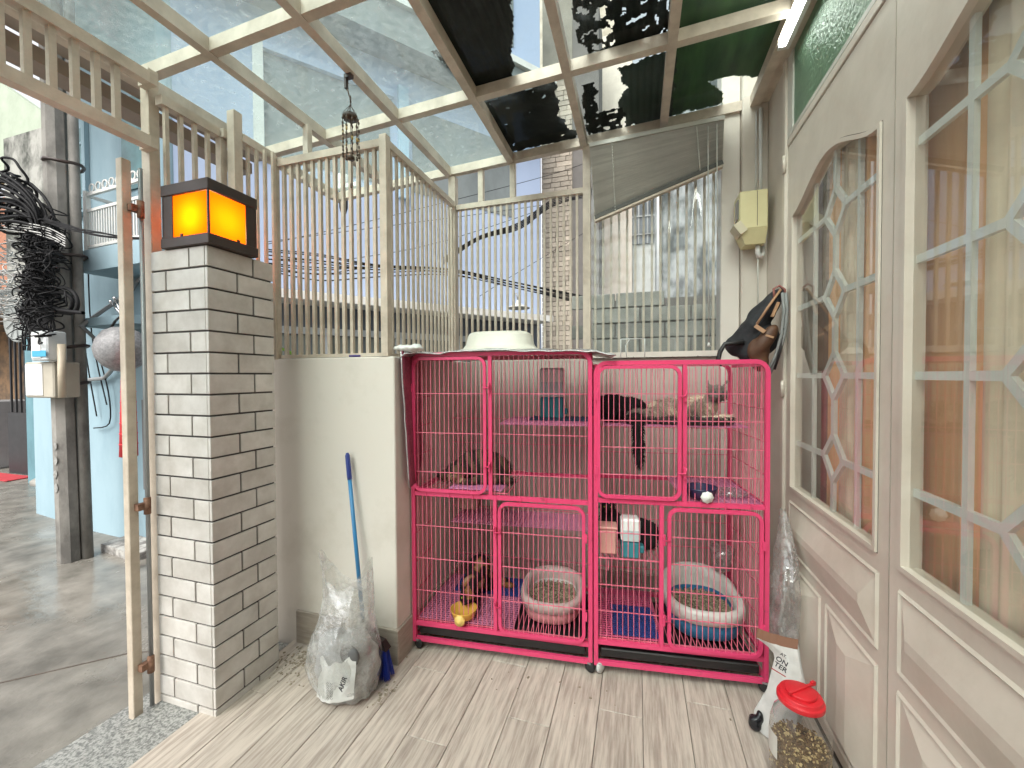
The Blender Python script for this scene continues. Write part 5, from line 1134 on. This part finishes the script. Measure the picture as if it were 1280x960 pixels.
# balcony with white bars and ring spikes
bal = thing('balcony', 'blue concrete balcony with white railing and ring spikes on the blue house', 'balcony', onB1(.6, 2.3, .2))
s0, s1 = -.32, .55; ow = .25
b = MB(); b.prism([onB1(s0, 2.01, .003), onB1(s1, 2.01, .003), onB1(s1, 2.01, ow), onB1(s0, 2.01, ow)], (0, 0, .16)); b.build('slab', M_blue, bal)
b = MB(); b.tube([onB1(s1 - .03, 2.17, ow - .03), onB1(s1 - .03, 2.62, ow - .03)], .022, 4, smooth=False); b.build('corner_post', M_white, bal); b = MB(); b.tube([onB1(s0 + .03, 2.17, ow - .03), onB1(s0 + .03, 2.62, ow - .03)], .022, 4, smooth=False); b.build('corner_post', M_white, bal)
for z in (2.20, 2.47, 2.59):
    b = MB(); b.bar(onB1(s0 + .03, z, ow - .03), onB1(s1 - .03, z, ow - .03), .02); b.bar(onB1(s1 - .03, z, ow - .04), onB1(s1 - .03, z, .01), .02); b.build('rail', M_white, bal)
for k in range(24): b = MB(); s = s0 + .06 + (s1 - s0 - .12) * k / 23; b.bar(onB1(s, 2.17, ow - .03), onB1(s, 2.47, ow - .03), .009); b.build('baluster', M_white, bal)
for k in range(8): s = s1 - .10 - k * .085; b = MB(); b.tube([onB1(s + .03 * math.cos(a * .7), 2.635 + .03 * math.sin(a * .7), ow - .03) for a in range(9)], .006, 4, closed=True); b.build('ring_spike', M_white, bal)
# small shelf slab and drain hose below
b = MB(); b.prism([onB1(-.1, 1.60, .003), onB1(.52, 1.60, .003), onB1(.52, 1.60, .28), onB1(-.1, 1.60, .28)], (0, 0, .06)); b.build('canopy_slab', M_blue, bh_)
t = thing('drain_hose', 'grey drain hose curving down the blue wall under the balcony', 'hose', onB1(.4, 2.2, .05)); b = MB(); b.tube([onB1(.18, 2.00, .04), onB1(.30, 1.97, .03), onB1(.38, 1.9, .03), onB1(.42, 1.6, .31), onB1(.5, 1.35, .06), onB1(.75, 1.22, .04), onB1(1.1, 1.2, .04)], .016, 7); b.build('hose', M_galv, t)
b = MB(); b.tube([onB1(.551, 2.09, .22), onB1(.64, 2.10, .22)], .025, 10); b.build('spout_pipe', mat('blue pipe', (.25, .38, .45), .5), bal)
# step slab by the wall
t = thing('concrete_step', 'worn pale concrete step slab at the foot of the blue wall', 'step', (-3.7, 2.1, -.1)); b = MB(); b.prism([(-3.92, 2.03, -.1), (-3.45, 1.97, -.1), (-3.40, 2.17, -.1), (-3.93, 2.24, -.1)], (0, 0, .055)); b.build('slab', mat('pale step', (.42, .41, .38), .8, (.15, .14, .13), 14, lo=.4, hi=.6), t)
t = thing('leaning_panel', 'dark grey metal sheet leaning against the blue wall beside the gate', 'panel', onB1(.2, -.1, .1)); b = MB(); b.prism([onB1(.16, .35, .02), onB1(.26, .35, .02), onB1(.26, 1.05, .02), onB1(.16, 1.05, .02)], n1 * .02); b.build('sheet', mat('grey panel', (.15, .15, .15), .6), t)
# grey dome with straps and the red folded umbrella
t = thing('grey_dome', 'grey speckled dome shaped cover hanging by black straps near the gate', 'dome cover', (-3.3, 1.9, 1.3)); c = at(152, 436, 1, 1.9); b = MB(); b.lathe([(0, .150), (.045, .146), (.095, .12), (.132, .06), (.146, 0), (.135, -.06), (.10, -.115), (.05, -.15), (0, -.16)], c, 30); b.build('dome', mat('speckled grey', (.30, .30, .30), .45, (.16, .16, .165), 60, bump=.6, bscale=70), t)
b = MB(); b.tube([c + Vector((-.16, 0, .09)), c + Vector((-.06, 0, .19)), c + Vector((.02, 0, .24)), c + Vector((.05, 0, .13))], .008, 5); b.tube([c + Vector((-.20, 0, .09)), c + Vector((-.08, 0, .13)), c + Vector((.02, 0, .14))], .007, 5); b.build('strap', M_black, t)
b = MB()
for (dx, dz) in ((-.10, .33), (-.06, .35), (.03, .36)): b.tube([c + Vector((.02, 0, .22)), c + Vector((dx, 0, dz))], .006, 5); b.ell(c + Vector((dx, 0, dz)), (.012, .012, .012), n=8, m=5)
b.build('silver_tip', mat('chrome', (.7, .7, .7), .2, metal=1.), t)
t = thing('folded_umbrella', 'folded red parasol standing upright between the blue wall and the gate leaf', 'parasol', (-3.1, 1.9, -.1)); u0 = at(160, 425, 1, 1.85); u1 = at(161, 570, 1, 1.85); u2 = at(166, 672, 1, 1.9)
b = MB(); b.tube([u0, u0.lerp(u1, .1), u0.lerp(u1, .5), u1], [.02, .035, .04, .05], 12); b.build('canopy', mat('red canopy', (.62, .03, .04), .5), t); b = MB(); b.tube([u1, Vector((u2.x, u2.y, -.095))], .014, 8); b.build('pole', MATS['red canopy'], t)
for k in range(10): b = MB(); q = u0.lerp(u1, .08 + k * .09); b.tube([q, q + Vector((0, 0, -.006))], .034 + .0018 * k, 12); b.build('fold_ring', MATS['red canopy'], t)

# ------------------------------------------------------------------ pole, cables, boxes
M_pole = mat('pole concrete', (.27, .26, .235), .85, (.11, .105, .095), 4.5, 10, .4, 25, stretch=(1, 1, .5), lo=.38, hi=.62)
pl = thing('utility_pole', 'stained leaning concrete utility pole wrapped in black cables', 'utility pole', (-3.58, 1.95, -.1))
b = MB(); b.tube([(-3.93, 1.86, -.1), (-3.965, 1.86, 1.6), (-4.01, 1.86, 5.2)], [.066, .064, .060], 8, smooth=False); b.build('shaft', M_pole, pl)
b = MB(); b.tube([(-3.865, 1.925, -.1), (-3.90, 1.925, 2.2), (-3.93, 1.925, 5.2)], [.032, .030, .028], 8); b.build('side_shaft', M_pole, pl)
b = MB()
for z in (1.18, 1.45, 2.1, 2.75): b.tube([(-3.94 + .105 * math.cos(a * .524), 1.885 + .10 * math.sin(a * .524), z + .01 * math.sin(a)) for a in range(12)], .012, 5, closed=True)
b.build('band', M_dark, pl)
rn = random.Random(3)
for k in range(4): 
    b = MB(); z = .74 - k * .10; x_ = -3.935 + .01 * nz(k * 3.3); n_ = 9; b.add([(x_ + (.022 + .012 * nz(k * 5, q * 1.7)) * math.cos(q * .698), 1.7945, z + (.034 + .02 * nz(k * 7, q * 2.1)) * math.sin(q * .698)) for q in range(n_)], [tuple(range(n_))]); b.build('paper_patch', mat('peeled paper', (.34, .34, .32), .8, (.16, .155, .14), 30), pl)
t = thing('pvc_sleeve', 'cream plastic pipe sleeve strapped on the utility pole', 'pipe', (-4.0, 1.76, 1.0)); p0, p1 = at(77, 430, 1, 1.72), at(78, 497, 1, 1.72); b = MB(); b.tube([p0, p1], .021, 12); b.build('sleeve', mat('pvc cream', (.55, .48, .36), .5), t)
def ebox(px0, py0, px1, py1, y, dep, label, col, name='electric_box'):
    a = at(px0, py1, 1, y); c = at(px1, py0, 1, y); t = thing(name, label, 'electric box', a); b = MB(); b.bevbox((a.x, y, a.z), (c.x, y + dep, c.z), .008); b.build('case', mat('box ' + label[:12], col, .6), t); b = MB(); b.bevbox((a.x + .015, y - .006, a.z + .015), (c.x - (c.x - a.x) * .35, y + .001, c.z - .015), .003); b.build('door', M_clearp, t); return t
ebox(32, 452, 66, 497, 1.70, .14, 'beige electric cabinet fixed low on the utility pole, partly open', (.40, .37, .30))
ebox(39, 413, 58, 451, 1.66, .10, 'small white electric box with blue band above the beige cabinet', (.60, .64, .64))
t = ORG; a = at(40, 446, 1, 1.65); c = at(57, 438, 1, 1.65); bb = thing('blue_notice', 'light blue sticker strip across the small white electric box', 'sticker', a); b = MB(); b.box((a.x, 1.650, a.z), (c.x, 1.652, c.z)); b.build('strip', mat('cyan strip', (.05, .35, .55), .5), bb)
ebox(36, 345, 51, 378, 1.75, .14, 'pale green plastic junction box in the cable tangle', (.35, .42, .34))
ac = thing('air_conditioner', 'outdoor air conditioner unit with round fan on the far alley wall', 'air conditioner', at(10, 418, 1, 2.5)); a = at(10, 418, 1, 2.5); c = at(40, 382, 1, 2.5); b = MB(); b.bevbox((a.x, 2.5, a.z), (c.x, 2.75, c.z), .01); b.build('case', mat('ac case', (.45, .46, .44), .5), ac)
cc = (a + c) / 2; Mf = Matrix.Rotation(rad(90), 4, 'X'); b = MB(); b.lathe([(0, .0), (.06, .002), (.20, .0), (.215, .012), (.225, 0)], (cc.x - .02, 2.492, cc.z), 30, Mf); b.build('fan_grille', mat('fan grey', (.25, .27, .26), .5), ac)
for k in range(10): a2 = k * math.pi / 5; b = MB(); b.bar((cc.x - .02 + .03 * math.cos(a2), 2.484, cc.z + .03 * math.sin(a2)), (cc.x - .02 + .2 * math.cos(a2 + .4), 2.484, cc.z + .2 * math.sin(a2 + .4)), .006); b.build('grille_rib', M_galv, ac)
# cables
def cable_set(name, label, curves, r, m, kind=None):
    b = MB()
    def cr(P, k=4):
        P = [Vector(p) for p in P]; o = []
        for i in range(len(P) - 1):
            p0, p1, p2_, p3 = P[max(i - 1, 0)], P[i], P[i + 1], P[min(i + 2, len(P) - 1)]
            for q in range(k): t = q / k; o.append(.5 * ((2 * p1) + (p2_ - p0) * t + (2 * p0 - 5 * p1 + 4 * p2_ - p3) * t * t + (3 * p1 - p0 - 3 * p2_ + p3) * t ** 3))
        return o + [P[-1]]
    for c in curves: c = cr(c); b.tube(c, r if not isinstance(r, tuple) else random.uniform(*r), 5, cap=False)
    o = b.build(name, m); tag(o, label, 'cables'); 
    if kind: o['kind'] = kind
    return o
rn = random.Random(21)
def loopy(c, R, n, jitter): 
    ph = rn.uniform(0, 6); ax = rn.uniform(.5, 1.2); tilt = rn.uniform(-.6, .6)
    return [Vector((c[0] + R * math.cos(ph + k * .4) + rn.uniform(-jitter, jitter), c[1] + rn.uniform(-.06, .06), c[2] + R * ax * math.sin(ph + k * .4 + tilt) + rn.uniform(-jitter, jitter))) for k in range(n)]
cv = []
c1 = at(14, 255, 1, 1.75)
for k in range(26): # big coil sweeping up to the left
    o_ = Vector((rn.uniform(-.1, .1), rn.uniform(-.1, .1), rn.uniform(-.10, .10))); cv.append([at(-60, 215 + k * 3, 1, 1.7) + o_ * .3, at(0, 225 + k * 2.2, 1, 1.7) + o_, at(30, 236 + k * 1.6, 1, 1.7) + o_ * .7, at(52, 262 + k * .8, 1, 1.72) + o_ * .5, at(60, 300, 1, 1.74) + o_ * .5])
for k in range(8): cv.append(loopy((c1.x, 1.72, c1.z), rn.uniform(.15, .26), 14, .01))
cable_set('cable_coil', 'thick coils of black cable hanging left of the utility pole', cv, (.006, .011), M_cable, 'stuff')
cv = []
for k in range(130):
    px, py = rn.gauss(49, 9), rn.uniform(285, 410); c = at(px, py, 1, rn.uniform(1.6, 1.85)); cv.append(loopy(c, rn.uniform(.04, .15), rn.randint(6, 14), .02))
for k in range(40):
    px = rn.uniform(36, 62); cv.append([at(px + rn.uniform(-8, 8) , y_, 1, 1.72) for y_ in range(270, 440, 24)])
cable_set('cable_tangle', 'dense tangle of thin black wires hanging down the utility pole', cv, (.003, .006), M_cable, 'stuff')
cv = []
for k in range(45):
    px, py = rn.gauss(12, 18), rn.uniform(290, 390); c = at(px, py, 1, rn.uniform(1.7, 2.0)); cv.append(loopy(c, rn.uniform(.05, .14), rn.randint(6, 12), .02))
for k in range(5): cv.append([at(-20, 272 + k * 3, 1, 1.7), at(50, 282 + k * 3, 1, 1.68), at(82, 296 + k * 3, 1, 1.7)])
cable_set('pale_wires', 'pale grey wires looping through the black cable tangle', cv, (.003, .005), M_cablew, 'stuff')
cv = []
for k in range(8): j_ = rn.uniform(-5, 5); cv.append([at(55, 276 + j_, 1, 1.70), at(90, 286 + j_ * .6 + rn.uniform(-2, 2), 1, 1.72), at(125, 293 + rn.uniform(-3, 3), 1, 1.74), at(165, 298 + j_ * .4, 1, 1.76), at(215, 300 + j_ * .7, 1, 1.78)])
cable_set('cable_run', 'black cables running from the utility pole past the balcony', cv, (.0025, .0045), M_cable)
cable_set('pole_cable_loop', 'black cable loop and clamp around the middle of the utility pole', [[at(*p, 1, 1.7) for p in ((60, 362), (80, 360), (94, 368), (97, 384), (88, 392), (62, 388))], [at(*p, 1, 1.7) for p in ((60, 368), (78, 366), (90, 374), (86, 388), (62, 384))], [at(*p, 1, 1.68) for p in ((58, 386), (75, 388), (104, 391))]], .012, M_cable)
cable_set('drop_wires', 'thin wires drooping down the blue wall right of the pole', [[onB1(1.0, 3.4, .1), onB1(.95, 2.4, .08), onB1(1.02, 1.6, .05), onB1(.9, .9, .03)], [onB1(.8, 1.4, .05), onB1(.7, 1.1, .04), onB1(.72, .85, .03), onB1(.95, .8, .03)], [onB1(.9, 2.3, .06), onB1(.9, 1.6, .05), onB1(.75, 1.0, .03)]], .005, M_cable)
# alley wires seen through the fences
def p2(px, py, off=1.0): return atp(px, py, P1 + n2 * off, n2)
cv = []
rk = random.Random(12)
for k in range(10): 
    dy = k * 3.2 + rk.uniform(-3, 3); cv.append([p2(335, 312 + dy), p2(400, 318 + dy * rk.uniform(.6, 1.5)), p2(470, 331 + dy * rk.uniform(.1, .6)), p2(560, 336 + dy * rk.uniform(0, .3)), p2(640, 352 + dy * rk.uniform(0, .4)), p2(740, 372 + dy * .4)])
cable_set('alley_cables', 'bundle of black cables sagging across the blue house front behind the fences', cv, .0045, M_cable)
cv = [[p2(335, 305), p2(480, 272), p2(700, 215), p2(760, 190)], [p2(335, 302), p2(480, 283), p2(640, 262), p2(740, 246)], [p2(430, 325), p2(560, 300), p2(740, 240)], [p2(600, 370), p2(640, 345), p2(740, 285)]]
cable_set('alley_wires', 'thin overhead wires crossing behind the barred fences', cv, .0025, M_cable)
cv = [[p2(555, 322 + k * 2, .9), p2(600, 295 + k, .9), p2(650, 278 + k * 2, .9), p2(690, 250 + k * 2, .9), p2(740, 235 + k * 2, .9)] for k in range(5)]
cable_set('rising_cable', 'thick black cable rising to the right behind the rear fence', cv, .006, M_cable)
# wall lamp behind the fence
t = thing('alley_lamp', 'white enamel disc lamp shade hanging in the alley behind the rear fence', 'lamp', at(648, 382, 1, 4.0)); c = at(648, 384, 1, 4.0); b = MB(); b.lathe([(.0, .07), (.02, .07), (.03, .03), (.115, -.005), (.118, -.012), (.0, .002)], c, 24); b.build('shade', mat('enamel', (.55, .57, .55), .4), t); b = MB(); b.tube([c + Vector((0, 0, .07)), c + Vector((-.02, 0, .14)), c + Vector((-.06, .1, .16))], .008, 6); b.build('arm', M_galv, t)

# ------------------------------------------------------------------ buildings behind the yard
bt = thing('tiled_building', 'narrow building corner faced with rough cream stone tiles behind the rear fence', 'building', (-.9, 5.6, 0))
bx0 = at(678, 400, 1, 5.6).x; bx1 = at(716, 400, 1, 5.6).x
b = MB(); b.box((bx0 + .012, 5.612, -.1), (bx1 - .0, 6.6, 6.8)); b.build('core', mat('mortar pale', (.26, .24, .2), .9), bt)
M_stile = mat('stone tile', (.50, .44, .36), .8, (.34, .29, .23), 8, 6, .3, 40, vary=.22, rand=True); sc_ = {}
rn = random.Random(6); z = 1.3; r0 = 0
stone = MB(); stone.bevbox((0, 0, 0), (1, .014, 1), .004); sme = stone.mesh('stone_tile'); sme.materials.append(M_stile)
while z < 5.2:
    x = bx0; hgt = .068
    while x < bx1 - .01:
        w_ = rn.uniform(.12, .24); w_ = min(w_, bx1 - x); o = bpy.data.objects.new('stone_tile', sme); COL.objects.link(o); o.parent = bt; o.location = Vector((x, 5.598 - rn.uniform(0, .01), z)) - ORG[bt.name]; o.scale = (w_ - .008, 1, hgt - .008); x += w_
    z += hgt
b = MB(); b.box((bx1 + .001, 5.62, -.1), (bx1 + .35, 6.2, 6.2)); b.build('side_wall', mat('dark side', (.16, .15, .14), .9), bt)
b = MB(); b.tube([(bx0 - .04, 5.55, -.1), (bx0 - .04, 5.55, 4.6)], .035, 10); b.build('downpipe', mat('grey pipe', (.35, .37, .38), .5), bt); b = MB(); b.tube([(bx0 - .09, 5.5, 3.0), (bx0 - .09, 5.5, 5.2)], .012, 6); b.build('red_pipe', mat('red pipe', (.3, .05, .05), .6), bt)
pb = thing('cream_building', 'plain cream wall of a far house seen through the barred window', 'building', (-.3, 6.6, 0)); a = at(742, 300, 1, 6.6).x; c = at(790, 300, 1, 6.6).x
b = MB(); b.box((a - .3, 6.6, -.1), (c, 8, 6.5)); b.build('wall', mat('cream far', (.72, .64, .55), .8), pb)
wb_ = thing('white_house', 'white far house wall with a dark barred window beyond the yard window', 'house', (.1, 6.9, 0)); a = c + .003; c = at(840, 300, 1, 6.9).x
b = MB(); b.box((a, 6.9, -.1), (c, 8, 5.6)); b.build('wall', mat('white far', (.66, .68, .66), .8), wb_)
x0 = at(790, 255, 1, 6.88).x; x1 = at(818, 255, 1, 6.88).x; zt = at(800, 215, 1, 6.88).z; zb_ = at(800, 305, 1, 6.88).z
b = MB(); b.box((x0, 6.875, zb_), (x1, 6.898, zt)); wn = b.build('window', mat('dark window', (.08, .10, .12), .2), wb_)
b = MB()
for k in range(5): xx = x0 + (x1 - x0) * (k + .5) / 5; b.box((xx - .01, 6.86, zb_), (xx + .01, 6.873, zt))
for k in range(4): zz = zb_ + (zt - zb_) * (k + .5) / 4; b.box((x0, 6.845, zz - .01), (x1, 6.858, zz + .01))
b.build('window_bars', M_galv, wn)
mw = thing('mossy_wall', 'tall blackened mouldy house wall seen through the barred window', 'wall', (.7, 5.4, 0)); a = at(828, 300, 1, 5.4).x
b = MB(); b.box((a, 5.4, -.1), (2.6, 5.6, 5.2)); b.build('wall', mat('mould wall', (.30, .32, .32), .85, (.06, .07, .07), 4.2, 10, .3, 20, lo=.42, hi=.58, stretch=(1, 1, .7)), mw)
b = MB(); b.tube([(a - .05, 5.35, -.1), (a - .05, 5.35, 5.0)], .04, 10); b.build('downpipe', M_galv, mw)
bw = thing('block_wall', 'low grey concrete block wall behind the barred window', 'wall', (.1, 3.6, 0))
xa = at(741, 420, 1, 3.6).x + .2; xb = at(915, 420, 1, 3.6).x + .3; b = MB(); b.box((xa - .2, 3.612, -.1), (xb, 3.75, 1.86)); b.build('core', mat('block mortar', (.12, .12, .11), .95), bw)
blk_me = MB(); blk_me.bevbox((0, 0, 0), (.385, .02, .118), .004); bme = blk_me.mesh('concrete_block'); bme.materials.append(M_block)
z = 1.15; r0 = 0
while z < 1.9:
    x = xa - .2 - (.2 if r0 % 2 else 0)
    while x < xb - .1:
        top_ = 1.95 if x < at(800, 400, 1, 3.6).x else 1.82
        if z + .1 < top_ + .02: o = bpy.data.objects.new('concrete_block', bme); COL.objects.link(o); o.parent = bw; o.location = Vector((x, 3.594 + rn.uniform(-.005, .004), z)) - ORG[bw.name]
        x += .396
    z += .130; r0 += 1
# far buildings on the left of the alley
lw2 = thing('teal_wall_house', 'teal painted house front further down the alley behind the electric boxes', 'house', (-6.9, 3.0, 0))
b = MB(); b.prism([(-5.00, 2.34, -.1), (-5.62, 2.42, -.1), (-5.62, 2.7, -.1), (-5.0, 2.7, -.1)], (0, 0, 2.6)); b.build('near_wall', M_blue, lw2)
b = MB(); b.prism([(-6.30, 2.95, -.1), (-7.35, 3.10, -.1), (-7.35, 3.4, -.1), (-6.30, 3.4, -.1)], (0, 0, 2.5)); b.build('wall', mat('teal render', (.12, .25, .29), .85, (.08, .17, .2), 2), lw2)
b = MB(); b.box((-6.30, 3.2, -.1), (-5.6, 3.4, 2.5)); b.build('dark_doorway', M_doorline, lw2)
b = MB(); b.tube([(-6.75, 2.90, -.0), (-6.4, 2.88, 0)], .05, 6); b.build('step', M_conc, lw2)
mo = thing('mouldy_gable', 'white gable wall streaked with black mould high behind the utility pole', 'wall', (-6, 3, 2.4)); a = at(6, 240, 1, 2.9); c = at(50, 160, 1, 2.9); b = MB(); b.box((a.x, 2.9, 1.8), (c.x + .6, 3.1, c.z)); b.build('wall', M_moss, mo)
sh = thing('shop_front', 'dim shop interior with dark folding gate at the far left of the alley', 'shop', (-9, 3.6, 0))
M_gate = mat('dark iron', (.02, .02, .022), .5)
b = MB(); b.box((-14, 4.6, -.1), (-7.38, 4.8, 3.0)); b.box((-14, 3.3, 2.1), (-7.38, 4.6, 2.3)); b.build('back_wall', mat('shop brown', (.28, .17, .09), .8, (.06, .05, .04), 2.2, lo=.4, hi=.6), sh)
b = MB(); b.box((-7.62, 3.35, -.1), (-7.50, 3.42, 2.1)); b.box((-8.4, 3.36, -.1), (-7.62, 3.40, .75)); b.build('gate_panel', M_gate, sh)
for k in range(7): b = MB(); b.box((-8.35 + k * .11, 3.37, .75), (-8.33 + k * .11, 3.39, 2.1)); b.build('gate_bar', M_gate, sh)
b = MB(); b.bevbox((-9.2, 3.42, -.1), (-8.9, 3.8, .9), .02); b.build('counter', mat('counter', (.3, .3, .3), .6), sh)
t = thing('red_mat', 'red doormat in front of the far shop', 'mat', (-8.6, 3.3, -.1)); b = MB(); b.bevbox((-9.6, 3.05, -.098), (-7.7, 3.30, -.085), .004); b.build('mat', mat('red mat', (.40, .03, .04), .9), t)
# upper far left roofs and masses
t = thing('green_roof', 'pale green corrugated roof edge far behind the utility pole', 'roof', (-7.5, 3.6, 3)); b = MB(); b.prism([at(-25, 85, 1, 3.3), at(62, 146, 1, 3.3), at(64, 190, 1, 3.3), at(-25, 240, 1, 3.3)], (0, .08, 0)); b.build('sheet', mat('pale green sheet', (.36, .42, .32), .6), t)
bk = thing('red_brick_house', 'red brick house wall at the far left edge behind the cables', 'house', (-9, 3.2, 0)); b = MB(); b.box((-12, 3.2, 2.4), (-6.1, 3.4, 3.6)); b.build('wall', mat('raw brick', (.42, .17, .09), .9, (.25, .12, .08), 22, stretch=(1, 1, 4)), bk)
# high corrugated awning over the street and neighbours above the glass
aw = thing('street_awning', 'pale corrugated awning of the blue house above the glass roof, top left', 'awning', onB1(.5, 4.6, .5))
M_aw = mat('aged sheet', (.62, .64, .55), .6, (.42, .44, .38), 4)
b = MB(); n = 70; vs = []
for i in range(n + 1):
    s = -.3 + 2.4 * i / n; zz = .014 * math.sin(i * 1.6)
    vs += [onB1(s, 4.75 + zz, .01), onB1(s, 4.45 + zz, 1.5)]
b.add(vs, [(2 * i, 2 * i + 2, 2 * i + 3, 2 * i + 1) for i in range(n)], True); b.build('sheet', M_aw, aw)
for s in (.0, .7, 1.4): b = MB(); b.bar(onB1(s, 4.70, .02), onB1(s, 4.40, 1.5), .05); b.build('beam', mat('awning beam', (.33, .36, .38), .6), aw)
b = MB(); b.bar(onB1(-.3, 4.42, 1.42), onB1(2.1, 4.42, 1.42), .05); b.build('edge_beam', MATS['awning beam'], aw)
hb = thing('high_stone_building', 'tall building with cream stone tiles seen through the gap in the shade sheets', 'building', (-.9, 6.7, 5)); 
a = at(640, 60, 1, 6.7); c = at(705, 60, 1, 6.7); b = MB(); b.box((bx0 - .3, 6.7, 5.0), (bx1 + .5, 7.5, 11)); b.build('wall', M_stile, hb)
# the neighbour house at our own right: nothing more is in view
